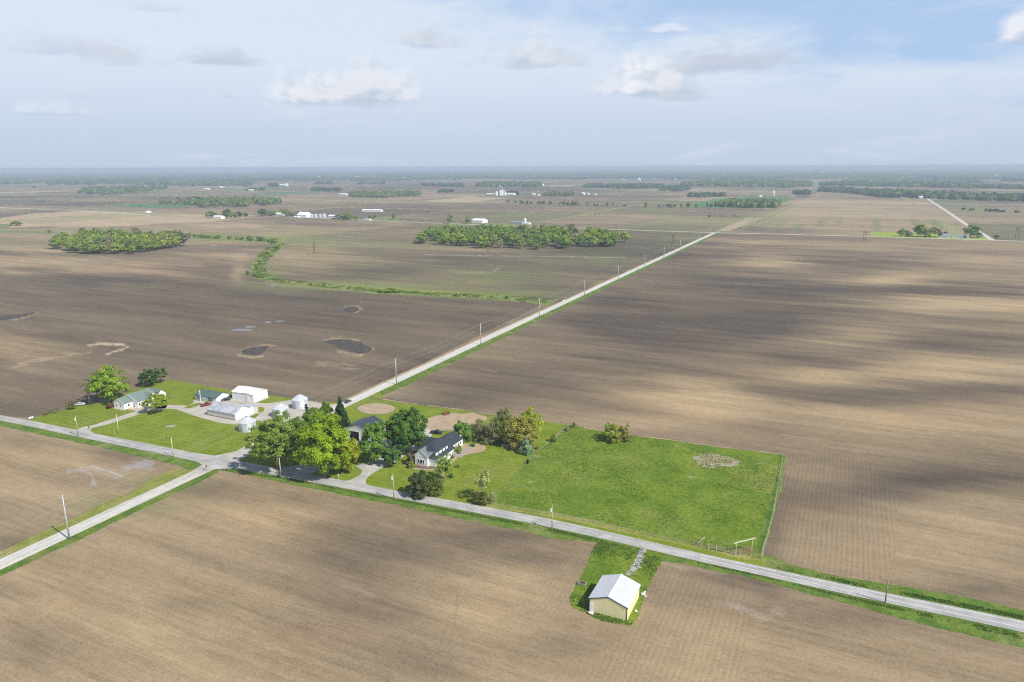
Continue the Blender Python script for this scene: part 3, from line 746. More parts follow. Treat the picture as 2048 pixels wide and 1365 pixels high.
# wet hollows in the ploughed fields, with rims of washed-up stalks
def hollow(px, rim=1.06, seed=0, mat=MUD):
    ax = sum(p[0] for p in px)/len(px); ay = sum(p[1] for p in px)/len(px); px = [(ax+(x-ax)*.93, ay+(y-ay)*.86) for x, y in px]
    cx = sum(p[0] for p in px)/len(px); cy = sum(p[1] for p in px)/len(px)
    rp = [(cx+(x-cx)*rim+1.0, cy+(y-cy)*(rim+.06)) for x, y in px]
    sheet('wet_hollow', px, .022, mat, 1.5, 1.1, 3, seed=seed+1)
hollow([(645,681),(675,677),(705,680),(728,686),(746,698),(740,705),(722,709),(705,705),(680,700),(668,692)], 1.05, 50)
hollow([(480,706),(494,697),(512,693),(540,691),(532,702),(520,711),(505,713)], 1.10, 52)
hollow([(684,620),(696,615),(712,614),(719,619),(712,625),(700,627)], 1.12, 54)
hollow([(-10,636),(20,631),(50,627),(70,624),(68,628),(45,634),(20,640),(-10,642)], 1.06, 56)
for i, (x, y, rx, ry) in enumerate([(484,660,26,3.2),(500,654,14,2.4),(535,645,9,2.2),(560,643,14,1.3),(545,572,10,1.2),(484,510,16,1.4),(428,492,12,.9),(442,493,6,.7),(515,497,6,.6),(494,490,6,.6),(1185,551,3,.6),(1300,563,10,.9),(1316,488,3,.5)]):
    sheet('puddle', [(x+.75*rx*math.cos(a)*(1+.3*math.sin(3*a+i)), y+.8*ry*math.sin(a)*(1+.3*math.cos(2*a+i))) for a in [2*PI*k/18 for k in range(18)]], .02+.001*i, WATER, 1.5, .8, 2, seed=60+i)
    # ================================================================ HAZE (air)
def build_haze():
    m = bpy.data.materials.new('air'); m.use_nodes = True
    t = NT(m.node_tree); t.n.clear()
    v = t.node('ShaderNodeVolumePrincipled'); o = t.node('ShaderNodeOutputMaterial')
    v.inputs['Color'].default_value = (.72, .865, 1.0, 1)
    v.inputs['Density'].default_value = HAZE_D
    v.inputs['Anisotropy'].default_value = .0
    t.link(v.outputs[0], o.inputs['Volume'])
    mb = MB(); mb.box(-90000, -90000, -1.2, 90000, 90000, 125.0)
    ob = mb.build('haze', m); ob['kind'] = 'stuff'
HAZE_D = 0.000125
build_haze()

# ================================================================ TREES
def leafquads(P, Nn, size, rs):
    """small square leaves at P facing Nn"""
    n = len(P)
    up = rs.normal(size=(n, 3)); a = np.cross(Nn, up); a /= np.linalg.norm(a, axis=1)[:, None] + 1e-9
    b_ = np.cross(Nn, a)
    sx = (size*rs.uniform(.6, 1.35, n))[:, None]; sy = (size*rs.uniform(.6, 1.35, n))[:, None]
    a = a*sx*.5; b_ = b_*sy*.5
    k = rs.uniform(-.35, .35, (n, 1))
    return np.stack([P-a-b_*(1+k), P+a-b_*(1-k), P+a+b_*(1+k), P-a+b_*(1-k)], 1)
def crown_quads(rs, W, z0, z1, nclump, nleaf, leaf, ca, cb, shape='round', fill=.55, clumpr=.17, gap=0.0, D=None, soft=.55):
    Wx, Wy = W/2, (D or W)/2; cz = (z0+z1)/2; rz = (z1-z0)/2
    C = []
    tries = 0
    while len(C) < nclump and tries < nclump*60:
        tries += 1
        p = rs.normal(size=3); p /= np.linalg.norm(p)
        r = rs.uniform(fill, 1.0)
        if shape == 'round': q = p*r; q[2] = p[2]*r
        elif shape == 'dome': q = p*r; q[2] = abs(p[2])*r*1.9-.9
        elif shape == 'cone':
            h = rs.uniform(0, 1)**1.5; th = rs.uniform(0, 2*PI); rr = (1-h)*rs.uniform(.5, 1.0)
            q = np.array([rr*math.cos(th), rr*math.sin(th), h*2-1])
        elif shape == 'tall':
            q = p*r; q[:2] *= (1.0-.35*max(0, q[2]))
        elif shape == 'vase':
            q = p*r; q[:2] *= (.72+.42*q[2])
        q = q*(1-clumpr*.8)
        C.append(q)
    C = np.array(C)
    R = clumpr*rs.uniform(.7, 1.35, len(C))
    if shape == 'cone': R = R*np.clip(1.25-(C[:, 2]+1)/2, .35, 1.2)
    tone = rs.uniform(.84, 1.16, len(C)); hue = rs.uniform(0, 1, len(C))
    idx = rs.integers(0, len(C), nleaf)
    d = rs.normal(size=(nleaf, 3)); d /= np.linalg.norm(d, axis=1)[:, None]
    d[:, 2] = np.where(d[:, 2] < -.3, -d[:, 2], d[:, 2])
    rad = rs.uniform(.12, 1.42, nleaf)**.75
    P = C[idx] + d*(R[idx]*rad)[:, None]*(1 if shape != 'cone' else np.array([1.2, 1.2, .8]))
    P = P*np.array([Wx, Wy, rz]) + np.array([0, 0, cz])
    out = P - np.array([0, 0, cz-rz*.25]); out /= np.linalg.norm(out, axis=1)[:, None] + 1e-6
    N = d*(1-soft) + out*soft + rs.normal(size=(nleaf, 3))*.38; N /= np.linalg.norm(N, axis=1)[:, None]
    V = leafquads(P, N, leaf, rs)
    f = np.clip(hue[idx] + rs.normal(size=nleaf)*.25, 0, 1)[:, None]
    col_ = (np.array(ca)*(1-f) + np.array(cb)*f)*(tone[idx]*rs.uniform(.9, 1.1, nleaf))[:, None]
    return V, col_, C*np.array([Wx, Wy, rz]) + np.array([0, 0, cz])
def limbs(mb, rs, C, z0, Ht, r0, nl=9, lean=(0, 0), bare=0, spread=1.0):
    top = (lean[0], lean[1], Ht*.80)
    mb.tube([(0, 0, -.2), (lean[0]*.2, lean[1]*.2, Ht*.22), (lean[0]*.6, lean[1]*.6, Ht*.5), top], [r0*1.25, r0*.85, r0*.55, r0*.18], 8)
    ids = rs.permutation(len(C))[:nl]
    for i in ids:
        c = C[i]; h = max(z0*.55, .15*Ht, min(c[2]*.72, Ht*.62)); f = h/(Ht*.8)
        st_ = np.array([lean[0]*f, lean[1]*f, h*.82]); en = c; md = (st_+en)/2 + np.array([0, 0, -abs(en[2]-st_[2])*.12])
        mb.tube([st_, md, en], [r0*.36, r0*.22, r0*.06], 5, False)
        for k in range(bare):
            dd = rs.normal(size=3); dd /= np.linalg.norm(dd); dd[2] = abs(dd[2])*.8+.1
            mb.tube([md, (md+en)/2+dd*Ht*.05, en+dd*Ht*.12*spread], [r0*.13, r0*.08, r0*.03], 4, False)
def tree(name, px, py, ptop, wpx, label, cat, ca, cb, seed, group=None, shape='round', z0f=.22, leaf=.55, nleaf=5000, nclump=46, clumpr=.2, bark=None, bare=0, nl=10, r0=None, fill=.55, rzero=0, D=None, hmul=1.0, part='crown', rz=None):
    rs = np.random.default_rng(seed)
    g = G(px, py); Ht = hgt(px, py, ptop)*hmul; W = wpx*mpp(px, py)
    root = empty(name, (g[0], g[1], 0), 0, label, cat, group)
    V, c, C = crown_quads(rs, W, Ht*z0f, Ht, nclump, nleaf, leaf, ca, cb, shape, fill, clumpr, D=D)
    if nleaf: quads_mesh(part, V, LEAF, c, root)
    mb = MB(); limbs(mb, rs, C, Ht*z0f, Ht, r0 or Ht*.022, nl, bare=bare)
    mb.build('trunk' if name != 'shrub' else 'stem', bark or BARK, root, smooth=True)
    return root
GRN = ((.085, .150, .018), (.135, .200, .028)); LGT = ((.15, .215, .022), (.20, .26, .035)); YEL = ((.175, .235, .012), (.225, .275, .02))
DRK = ((.035, .075, .018), (.060, .110, .026)); SPR = ((.022, .048, .018), (.040, .072, .026)); OLV = ((.185, .180, .045), (.25, .225, .06))
BRN = ((.15, .115, .075), (.20, .165, .11)); GRYG = ((.10, .15, .035), (.16, .20, .07)); BLU = ((.13, .19, .15), (.22, .29, .24)); PAL = ((.26, .27, .11), (.34, .33, .17))
# -- west farmstead
tree('leafy_tree', 224, 806, 728, 62, 'tall bright green tree rising behind the green-roofed white house', 'tree', *LGT, 1, shape='tall', z0f=0.05, nleaf=15000, nclump=120, clumpr=0.13, leaf=0.46, fill=0.4)
tree('bare_tree', 180, 809, 758, 30, 'thin leafless tree with pale trunk beside the white car at the lawn edge', 'tree', *BRN, 2, z0f=.35, nleaf=330, nclump=22, leaf=.5, bark=BARK_PALE, bare=4, nl=18, r0=.28)
tree('bare_tree', 195, 802, 747, 22, 'dark twiggy nearly leafless tree between the thin bare tree and the tall green one', 'tree', (.10,.085,.06), (.15,.13,.09), 3, z0f=.4, nleaf=800, nclump=24, leaf=.5, bare=4, nl=18, r0=.25)
tree('leafy_tree', 298, 773, 738, 32, 'dark green round tree standing at the field edge behind the west lawn', 'tree', *DRK, 4, z0f=0.03, nleaf=7500, nclump=70, leaf=0.42, clumpr=0.14)
tree('leafy_tree', 322, 766, 735, 27, 'smaller dull green tree right beside the dark round tree at the field edge', 'tree', (.06,.085,.03), (.10,.12,.05), 5, z0f=.22, nleaf=2000, nclump=26, leaf=.55)
tree('leafy_tree', 315, 825, 784, 44, 'young yellow-green maple on the lawn beside the concrete drive of the white house', 'tree', (.17,.21,.015), (.25,.27,.04), 6, z0f=.28, nleaf=7000, nclump=70, leaf=0.38, shape='dome', r0=.3, clumpr=0.14)
def shrub(px, py, ptop, wpx, label, ca, cb, seed, nleaf=1200, leaf=.35, shape='round', z0f=-.32, group=None, D=None, clumpr=.26, nclump=20, bare=0, fill=.4):
    return tree('shrub', px, py, ptop, wpx, label, 'shrub', ca, cb, seed, group, shape, z0f, leaf, nleaf, nclump, clumpr, nl=6 + bare*4, r0=.10, D=D, part='foliage', fill=fill, bare=bare)
shrub(146, 818, 801, 20, 'brownish thorny shrub just left of the white car', (.10,.10,.04), (.17,.15,.06), 7, 900)
shrub(108, 826, 811, 26, 'sparse brown brushwood at the western end of the lawn edge', *BRN, 8, 260, .3, bare=3)
shrub(92, 830, 818, 14, 'low grey twiggy bush nearest the road at the west lawn corner', (.13,.11,.08), (.2,.17,.12), 9, 160, .3, bare=3)
shrub(221, 816, 804, 15, 'dark red bush against the end wall of the white house', (.10,.025,.02), (.16,.05,.035), 10, 900)
shrub(255, 783, 771, 14, 'small light green bush in the field edge behind the white house', (.13,.19,.04), (.17,.22,.06), 11, 500)
# -- central grove
tree('leafy_tree', 556, 940, 822, 108, 'big grey-green loosely branched tree at the left end of the roadside grove', 'tree', (.10,.155,.022), (.17,.215,.06), 12, shape='round', z0f=0.04, nleaf=24000, nclump=190, clumpr=0.105, leaf=0.46, fill=0.35, nl=22, r0=.6)
tree('leafy_tree', 650, 956, 826, 112, 'biggest yellow-green spreading tree at the roadside between the two farms', 'tree', *YEL, 13, shape='round', z0f=0.01, nleaf=32000, nclump=230, clumpr=0.105, leaf=0.46, fill=0.4, nl=20, r0=.7)
tree('leafy_tree', 697, 945, 872, 52, 'lower orange-tinted tree leaning out of the right side of the big yellow-green one', 'tree', (.20,.225,.012), (.27,.25,.02), 14, shape='round', z0f=0.0, nleaf=9000, nclump=80, leaf=0.42, clumpr=0.14)
tree('leafy_tree', 600, 915, 832, 60, 'mid green tree filling the gap behind the grey-green and yellow-green trees', 'tree', (.09,.145,.02), (.14,.19,.035), 15, z0f=0.08, nleaf=9000, nclump=80, leaf=0.48, shape='tall', clumpr=0.13)
tree('spruce', 683, 868, 791, 42, 'tall dark spruce at the back right of the grove beside the gravel road', 'tree', *SPR, 16, shape='cone', z0f=.04, nleaf=9500, nclump=150, leaf=0.45, clumpr=0.16, nl=4)
tree('leafy_tree', 653, 862, 794, 32, 'narrow green tree touching the left side of the tall dark spruce', 'tree', (.07,.125,.02), (.105,.16,.03), 17, shape='tall', z0f=.08, nleaf=5500, nclump=60, leaf=0.44, clumpr=0.15)
tree('pine', 616, 858, 806, 24, 'short dark pine with ragged top beside the middle grain bin', 'tree', *SPR, 18, shape='cone', z0f=.06, nleaf=1800, nclump=40, leaf=.55, nl=4)
tree('leafy_tree', 632, 886, 812, 46, 'broad mid green tree in front of the spruce and behind the yellow-green crown', 'tree', (.08,.135,.02), (.12,.175,.03), 19, z0f=0.02, nleaf=8000, nclump=70, leaf=0.46, clumpr=0.14)
tree('leafy_tree', 540, 885, 838, 44, 'tree with pale blossom showing above the left side of the grove', 'tree', (.16,.19,.08), (.30,.30,.19), 20, z0f=.15, nleaf=2200, nclump=32, leaf=.5)
tree('leafy_tree', 748, 926, 838, 62, 'mid green layered tree standing in front of the dark-roofed barn', 'tree', (.085,.155,.03), (.12,.19,.045), 21, shape='tall', z0f=0.0, nleaf=13000, nclump=110, leaf=0.46, clumpr=0.13, fill=0.4)
tree('leafy_tree', 816, 908, 817, 86, 'big round dark green tree close behind the farmhouse', 'tree', (.055,.11,.022), (.085,.15,.03), 22, z0f=0.03, nleaf=26000, nclump=190, leaf=0.46, clumpr=0.11, r0=.55)
tree('leafy_tree', 776, 890, 836, 34, 'light green crown between the layered tree and the round dark tree', 'tree', (.10,.17,.03), (.15,.215,.04), 23, z0f=.2, nleaf=4500, nclump=50, leaf=0.45, clumpr=0.15)
tree('leafy_tree', 785, 932, 892, 44, 'low dark leafy tree in the deep shade beside the farmhouse drive', 'tree', (.06,.11,.03), (.09,.14,.04), 24, z0f=.02, nleaf=2400, nclump=30, leaf=.55)
shrub(816, 930, 906, 26, 'purple-brown bush at the left front corner of the farmhouse', (.11,.095,.05), (.17,.13,.08), 25, 1500)
shrub(823, 936, 924, 16, 'small yellow-green shrub in the garden bed at the farmhouse gable', (.14,.17,.02), (.20,.22,.03), 26, 900)
tree('leafy_tree', 888, 962, 906, 50, 'thin young tree with airy leaves in front of the farmhouse windows', 'tree', (.14,.18,.035), (.21,.24,.07), 27, z0f=.12, nleaf=1500, nclump=30, leaf=.42, bare=2, nl=16, r0=.16, bark=BARK_PALE, fill=.25)
shrub(838, 991, 943, 52, 'large clipped dark evergreen bush on the lawn by the road', (.030,.052,.016), (.065,.080,.030), 28, clumpr=0.16, nclump=80, D=12, nleaf=12000, leaf=0.32)
shrub(872, 990, 951, 34, 'olive-green right half of the bush group beside the dark evergreen', (.085,.10,.022), (.12,.135,.03), 29, clumpr=0.18, nclump=50, nleaf=6500, leaf=0.32)
tree('willow', 965, 1000, 931, 52, 'half-bare pollarded willow with pale catkins near the pasture fence', 'tree', *PAL, 30, shape='tall', z0f=.25, nleaf=650, nclump=26, leaf=.42, bare=3, nl=20, r0=.38, fill=.3, bark=simple('willow_bark', (.23,.20,.14), .9, .3, 5))
shrub(962, 1008, 982, 36, 'dense dark olive bush at the foot of the pollarded willow', (.075,.085,.02), (.12,.12,.035), 31, 2600, .38)
shrub(985, 1006, 975, 20, 'grey leafless brush right of the willow at the fence corner', (.20,.19,.13), (.26,.24,.17), 32, 350, .3, bare=3)
tree('leafy_tree', 926, 883, 839, 42, 'bright green round tree at the far end of the farmhouse', 'tree', (.09,.165,.035), (.13,.205,.05), 33, z0f=-.28, nleaf=8000, nclump=70, leaf=0.42, clumpr=0.14)
tree('leafy_tree', 956, 878, 833, 44, 'brownish budding tree right of the bright green tree behind the farmhouse', 'tree', (.175,.145,.085), (.22,.19,.11), 34, z0f=-.28, nleaf=4500, nclump=60, leaf=0.34, bare=3, nl=18)
tree('leafy_tree', 980, 887, 843, 40, 'grey twiggy tree in the middle of the windbreak', 'tree', (.16,.14,.10), (.22,.19,.14), 35, z0f=-.28, nleaf=4000, nclump=60, leaf=0.32, bare=3, nl=18)
tree('leafy_tree', 1008, 880, 818, 60, 'tall olive-brown budding tree in the middle of the windbreak', 'tree', (.155,.145,.05), (.21,.19,.08), 36, z0f=-.28, nleaf=9500, nclump=100, leaf=0.38, bare=2, nl=18, clumpr=0.13)
tree('leafy_tree', 1058, 872, 812, 62, 'vivid yellow-green crown at the back right of the windbreak', 'tree', (.26,.28,.01), (.33,.34,.02), 37, z0f=-.28, nleaf=8500, nclump=80, leaf=0.4, clumpr=0.13)
tree('leafy_tree', 1042, 892, 828, 80, 'broad olive tree at the right end of the windbreak above the hen house', 'tree', *OLV, 38, z0f=-.28, nleaf=19000, nclump=140, leaf=0.4, clumpr=0.12, r0=.4)
tree('blue_spruce', 1052, 908, 872, 31, 'pale blue spruce on the lawn beside the hen run', 'tree', *BLU, 39, shape='cone', z0f=.02, nleaf=3600, nclump=70, leaf=.42, clumpr=.2, nl=4)
shrub(1226, 881, 841, 46, 'large olive-green bush alone on the pasture edge', (.17,.20,.03), (.23,.245,.045), 40, D=13, nclump=70, nleaf=9000, leaf=0.32, clumpr=0.16)
shrub(1247, 882, 846, 34, 'reddish right half of the bush on the pasture edge', (.17,.15,.04), (.23,.19,.06), 41, nclump=50, nleaf=5500, leaf=0.32, clumpr=0.18)
shrub(1149, 855, 843, 12, 'small yellow sapling at the fence corner of the pasture', (.20,.21,.03), (.25,.24,.05), 42, 400, .3)
shrub(1107, 884, 868, 15, 'low green thicket along the fence between garden and pasture', (.08,.14,.03), (.12,.17,.04), 43, 600)
shrub(1055, 928, 918, 8, 'very dark small bush on the pasture boundary line', (.03,.06,.02), (.05,.08,.03), 44, 400, .3)
shrub(1135, 862, 852, 12, 'grey dead brush by the crossing of the pasture fences', (.22,.20,.16), (.28,.25,.2), 45, 260, .3, bare=3)
shrub(917, 902, 890, 19, 'bright yellow-green shrub beside the farmhouse patio', (.15,.19,.015), (.21,.24,.03), 46, 900)
for i, (x, y, w_, c1, lab) in enumerate([(946,893,13,(.10,.15,.05),'small green plants in the garden bed right of the patio'),(953,883,16,(.17,.18,.10),'pale grey-green shrub by the patio corner'),(919,907,11,(.12,.16,.04),'low shrub in the stone bed at the house corner'),(905,916,9,(.11,.14,.04),'low planting along the farmhouse side wall'),(896,900+12,9,(.14,.17,.03),'leafy shrub against the low farmhouse wing'),(1074,898,10,(.15,.12,.07),'brown brush pile at the end of the hen run'),(915,935,12,(.09,.14,.03),'green bush right of the thin young tree'),(903,965-10,14,(.07,.12,.03),'dark leafy bush below the thin young tree')]):
    shrub(x, y, y-w_*.55, w_, lab, c1, tuple(c*1.3 for c in c1), 100+i, 420, .3)

# -- small-scale tree prototypes for the middle and far distance (one mesh: trunk and crown)
def far_tree_mesh(seed, kind, n=560):
    rs = np.random.default_rng(seed)
    ca, cb = {'green': ((.11,.16,.022), (.155,.20,.035)), 'light': ((.17,.205,.028), (.22,.25,.045)), 'dark': ((.04,.075,.03), (.065,.105,.04)), 'brown': ((.14,.125,.075), (.19,.165,.10)), 'olive': ((.145,.16,.045), (.19,.20,.06))}[kind]
    shp = 'tall' if seed % 2 else 'round'
    V, c, C = crown_quads(rs, 1.0, .0 if kind != 'brown' else .05, 1.0, 34, n if kind != 'brown' else int(n*.75), .085, ca, cb, shp, .45, .25, soft=.75)
    mb = MB(); limbs(mb, rs, C, .2, 1.0, .018, 4)
    o = quads_mesh('tree_shape', V, [LEAF], c)
    mb_o = mb.build('t', BARK)
    # join trunk quads into the same mesh
    me = o.data; tv = mb.v; tf = mb.f
    bpy.data.objects.remove(mb_o)
    vs = np.empty(len(me.vertices)*3, np.float32); me.vertices.foreach_get('co', vs)
    nV = len(vs)//3
    allv = [tuple(x) for x in vs.reshape(-1, 3)] + tv
    allf = [tuple(range(i*4, i*4+4)) for i in range(nV//4)] + [tuple(nV+k for k in f) for f in tf]
    m2 = bpy.data.meshes.new('tree_shape'); m2.from_pydata(allv, [], allf); m2.materials.append(LEAF); m2.materials.append(BARK)
    m2.polygons.foreach_set('material_index', [0]*(nV//4)+[1]*len(tf))
    a = m2.attributes.new('tint', 'FLOAT_COLOR', 'POINT'); cc = np.ones((len(allv), 4), np.float32); cc[:nV, :3] = np.repeat(c, 4, 0); a.data.foreach_set('color', cc.ravel())
    bpy.data.objects.remove(o)
    return m2
TM = {k: [far_tree_mesh(i*7+j*31+3, k) for j in range(3)] for i, k in enumerate(('green', 'light', 'dark', 'brown', 'olive'))}
rnd = random.Random(7)
def far_tree(x, y, h, w, kind, label=None, group=None, name='tree', cat='tree'):
    o = bpy.data.objects.new(name, rnd.choice(TM[kind])); col.objects.link(o)
    o.location = (x, y, -.1); o.rotation_euler = (0, 0, rnd.uniform(0, 2*PI)); o.scale = (w, w, h)
    return tagit(o, label or 'tree', cat, group)
def wood_trees(poly, n, hr, wr, kinds, label, group, seed, name='wood_tree'):
    w = [G(*p) for p in poly]; r = random.Random(seed); out = []
    xs = [p[0] for p in w]; ys = [p[1] for p in w]; k = 0
    while len(out) < n and k < n*80:
        k += 1
        x, y = r.uniform(min(xs), max(xs)), r.uniform(min(ys), max(ys))
        if not inpoly(np.array([x]), np.array([y]), w)[0]: continue
        md = min([math.hypot(x-a, y-b_) for a, b_ in out] or [99])
        if md < wr[0]*.44*(1 - k/(n*90)): continue
        out.append((x, y))
        far_tree(x, y, r.uniform(*hr), r.uniform(*wr), r.choices([a for a, _ in kinds], [b_ for _, b_ in kinds])[0], label, group, name)
wood_trees([(112,500),(160,508),(240,510),(300,506),(374,493),(360,486),(300,480),(230,477),(160,482),(118,490)], 120, (15, 25), (17, 25), [('light',4),('olive',4),('green',3),('brown',1.2)], 'spring-green tree crowded into the woodlot left of the winding ditch', 'trees of the woodlot left of the ditch', 1)
wood_trees([(834,488),(870,491),(930,496),(1000,498),(1090,500),(1180,497),(1258,491),(1257,482),(1180,472),(1100,469),(1000,468),(900,469),(860,472),(838,480)], 172, (15, 22), (17, 25), [('light',4),('green',5),('olive',2),('brown',.6)], 'spring-green tree packed into the long woodlot beyond the bare field', 'trees of the long woodlot in the middle distance', 2)
# hedge bushes along the ditch
def belt(pts, n, hr, wr, kinds, label, group, seed, spread=2.0, name='hedge_bush', cat='bush'):
    w = [G(*p) for p in pts]; r = random.Random(seed)
    L = [0]
    for i in range(len(w)-1): L.append(L[-1]+math.dist(w[i], w[i+1]))
    for q in range(n):
        d = r.uniform(0, L[-1]); i = max(k for k in range(len(L)-1) if L[k] <= d); u = (d-L[i])/(L[i+1]-L[i])
        x = w[i][0]+(w[i+1][0]-w[i][0])*u + r.gauss(0, spread); y = w[i][1]+(w[i+1][1]-w[i][1])*u + r.gauss(0, spread)
        far_tree(x, y, r.uniform(*hr), r.uniform(*wr), r.choices([a for a, _ in kinds], [b_ for _, b_ in kinds])[0], label, group, name, cat)
belt([(372,474),(420,477),(470,479),(540,484),(562,489)], 46, (4, 8.5), (6, 11), [('olive',3),('green',3),('brown',2)], 'bush in the hedge running right from the left woodlot', 'bushes of the hedge beside the left woodlot', 3)
belt([(565,489),(556,497),(540,508),(525,522),(512,535),(508,548),(520,556)], 26, (1.8, 5.5), (4, 8), [('light',3),('green',3),('olive',2)], 'green bush along the bend of the winding ditch', 'bushes on the bend of the winding ditch', 4, 3.5)
belt([(520,556),(560,562),(640,572),(700,578)], 12, (1.2, 3), (3, 6), [('green',3),('olive',2)], 'low bush on the grass strip after the ditch bend', 'low bushes on the ditch strip', 5, 2)
for x, y, w_, h_ in ((762,586,7,4),(778,586,11,5.5),(790,585,9,4.5),(912,592,6,2.6),(930,592,5,2),(984,595,5,2),(1014,598,5,3.4),(800,585,6,3)):
    g = G(x, y); far_tree(*g, h_, w_, rnd.choice(('green', 'olive')), 'isolated bush on the straight grassy part of the ditch', 'isolated bushes on the straight ditch', 'hedge_bush', 'bush')
# individual mid-distance trees
def ft(px, py, ptop, wpx, kind, label, group=None, name='tree', cat='tree'):
    g = G(px, py); return far_tree(g[0], g[1], hgt(px, py, ptop), wpx*mpp(px, py), kind, label, group, name, cat)
ft(33,452,441,19,'olive','lone round bush by the pale stubble field at the left edge')
ft(99,467,459,7,'olive','small bush on the green strip left of the woodlot')
for x,y,t_,w_ in ((420,435,421,22),(428,435,425,18),(455,437,417,18),(462,437,422,15),(480,436,420,14),(492,434,425,12),(444,436,427,14),(470,437,424,14)):
    ft(x,y,t_,w_,rnd.choice(('dark','green')),'tree around the small white shed of the left farm on the far road','trees of the left far-road farm')
for x,y,t_,w_,k in ((525,432,415,20,'dark'),(541,432,420,16,'green'),(548,433,420,14,'green'),(562,431,418,16,'green'),(573,434,417,18,'green'),(586,434,427,10,'dark'),(580,432,420,14,'green')):
    ft(x,y,t_,w_,k,'round tree around the white farmhouse on the far road','trees of the middle far-road farm')
for x,y,t_,w_,k in ((676,438,429,18,'dark'),(690,440,425,22,'light'),(698,440,426,18,'green'),(712,441,431,14,'green'),(686,440,431,14,'green'),(741,440,430,10,'green'),(750,438,426,8,'green'),(787,440,425,8,'green')):
    ft(x,y,t_,w_,k,'tree right of the far-road grain bins','trees right of the far-road grain bins')
ft(899,448,428,14,'green','lone upright tree left of the white hall beyond the long woodlot')
ft(936,448,432,14,'green','tree touching the left end of the white hall beyond the long woodlot')
for x,y,t_,w_,k in ((1803,473,457,18,'green'),(1813,472,460,11,'green'),(1840,474,447,26,'green'),(1852,474,456,16,'green'),(1870,474,453,18,'brown'),(1880,476,462,7,'dark'),(1891,474,462,8,'dark'),(1820,474,463,10,'brown'),(1851,476,470,5,'dark'),(1860,476,470,5,'dark')):
    ft(x,y,t_,w_,k,'tree around the blue-grey house of the right farm','trees around the blue-grey house')
ft(1941,474,448,24,'green','largest tree at the right end of the right farm')
ft(1955,476,464,16,'green','smaller tree right of the largest tree of the right farm')
ft(1992,477.5,468,9,'dark','dark conical evergreen at the corner of the far lane')
ft(1929,478,471,6,'dark','small dark bush in front of the white sheds of the right farm')
for x,y,w_ in ((1418,435,8),(1412,436,3),(1431,434,5),(1441,434,5),(1447,434,4),(1470,434,5),(1476,435,4),(1510,436,4)):
    ft(x,y,y-w_*.75,w_,rnd.choice(('green','olive','dark')),'bush on the line between fields left of the field track','bushes on the far field line')
for x,y,w_ in ((848,427,5),(852,426,6),(857,427,6),(876,423,4),(884,421,5),(900,420,3),(934,415,3)):
    ft(x,y,y-w_*.9,w_,rnd.choice(('green','olive')),'bush on the slanting field line beyond the far road','bushes on the slanting field line')
for x,y,w_ in ((69,377,6),(745,395,3),(1181,431,3),(1190,431,4),(1198,430,3),(355,398,5),(281,414,4)):
    ft(x,y,y-w_*.8,w_,'dark','solitary dark bush out in the far fields','solitary bushes in the far fields')
for x in (322,327,335,341,352,362,368):
    ft(x,410,397+rnd.uniform(-1,4),rnd.uniform(8,12),rnd.choice(('green','brown','olive')),'tree on the green patch left of the square far woodlot','trees left of the square far woodlot')
belt([(1013,407),(1060,409),(1130,411),(1200,413),(1290,415),(1420,416)], 70, (6, 17), (6, 13), [('dark',3),('olive',3),('brown',2)], 'scrubby tree in the long straight hedgerow beyond the long woodlot', 'trees of the long straight hedgerow', 8, 4, 'hedgerow_tree', 'tree')
belt([(1918,421),(1950,423),(2000,425),(2048,427)], 14, (6, 10), (10, 20), [('dark',3),('olive',1)], 'bush on the field line right of the far lane', 'bushes right of the far lane', 9, 2, 'hedge_bush', 'bush')
# -- woods far off that read as masses
def wood_mass(poly, n, h, w, kinds, seed, name='far_woodland', per=26, cl=None):
    """many small crowns in one mesh"""
    rs = np.random.default_rng(seed); wp = [G(*p) for p in poly]
    xs = np.array([p[0] for p in wp]); ys = np.array([p[1] for p in wp])
    P = np.zeros((0, 2))
    while len(P) < n:
        c = np.stack([rs.uniform(xs.min(), xs.max(), n*4), rs.uniform(ys.min(), ys.max(), n*4)], 1)
        P = np.vstack([P, c[inpoly(c[:, 0], c[:, 1], wp)]])
        if cl is None: cl = 1
    P = P[:n]
    hh = rs.uniform(h*.72, h*1.12, n); ww = rs.uniform(w*.7, w*1.25, n)
    pal = {'green': (.075,.115,.04), 'light': (.14,.165,.05), 'dark': (.035,.06,.035), 'brown': (.15,.135,.085), 'olive': (.12,.14,.055)}
    ks = [k for k, _ in kinds]; pr = np.array([q for _, q in kinds], float); pr /= pr.sum()
    base = np.array([pal[k] for k in ks])[rs.choice(len(ks), n, p=pr)]
    idx = np.repeat(np.arange(n), per)
    d = rs.normal(size=(n*per, 3)); d /= np.linalg.norm(d, axis=1)[:, None]; d[:, 2] = np.where(d[:, 2] < -.75, -d[:, 2], d[:, 2])
    r = rs.uniform(.75, 1.05, (n*per, 1))
    c3 = np.stack([P[idx, 0], P[idx, 1], hh[idx]*.54], 1)
    Pt = c3 + d*r*np.stack([ww[idx]/2, ww[idx]/2, hh[idx]*.46], 1)
    N = d + rs.normal(size=d.shape)*.2; N[:, 2] += .25; N /= np.linalg.norm(N, axis=1)[:, None]
    V = leafquads(Pt, N, w*.42*np.sqrt(26/per), rs)
    V[:, :, 2] = np.maximum(V[:, :, 2], .1)
    C = base[idx]*rs.uniform(.8, 1.2, (n*per, 1))
    o = quads_mesh(name, V, LEAF, C)
    return tagit(o, kind='stuff')
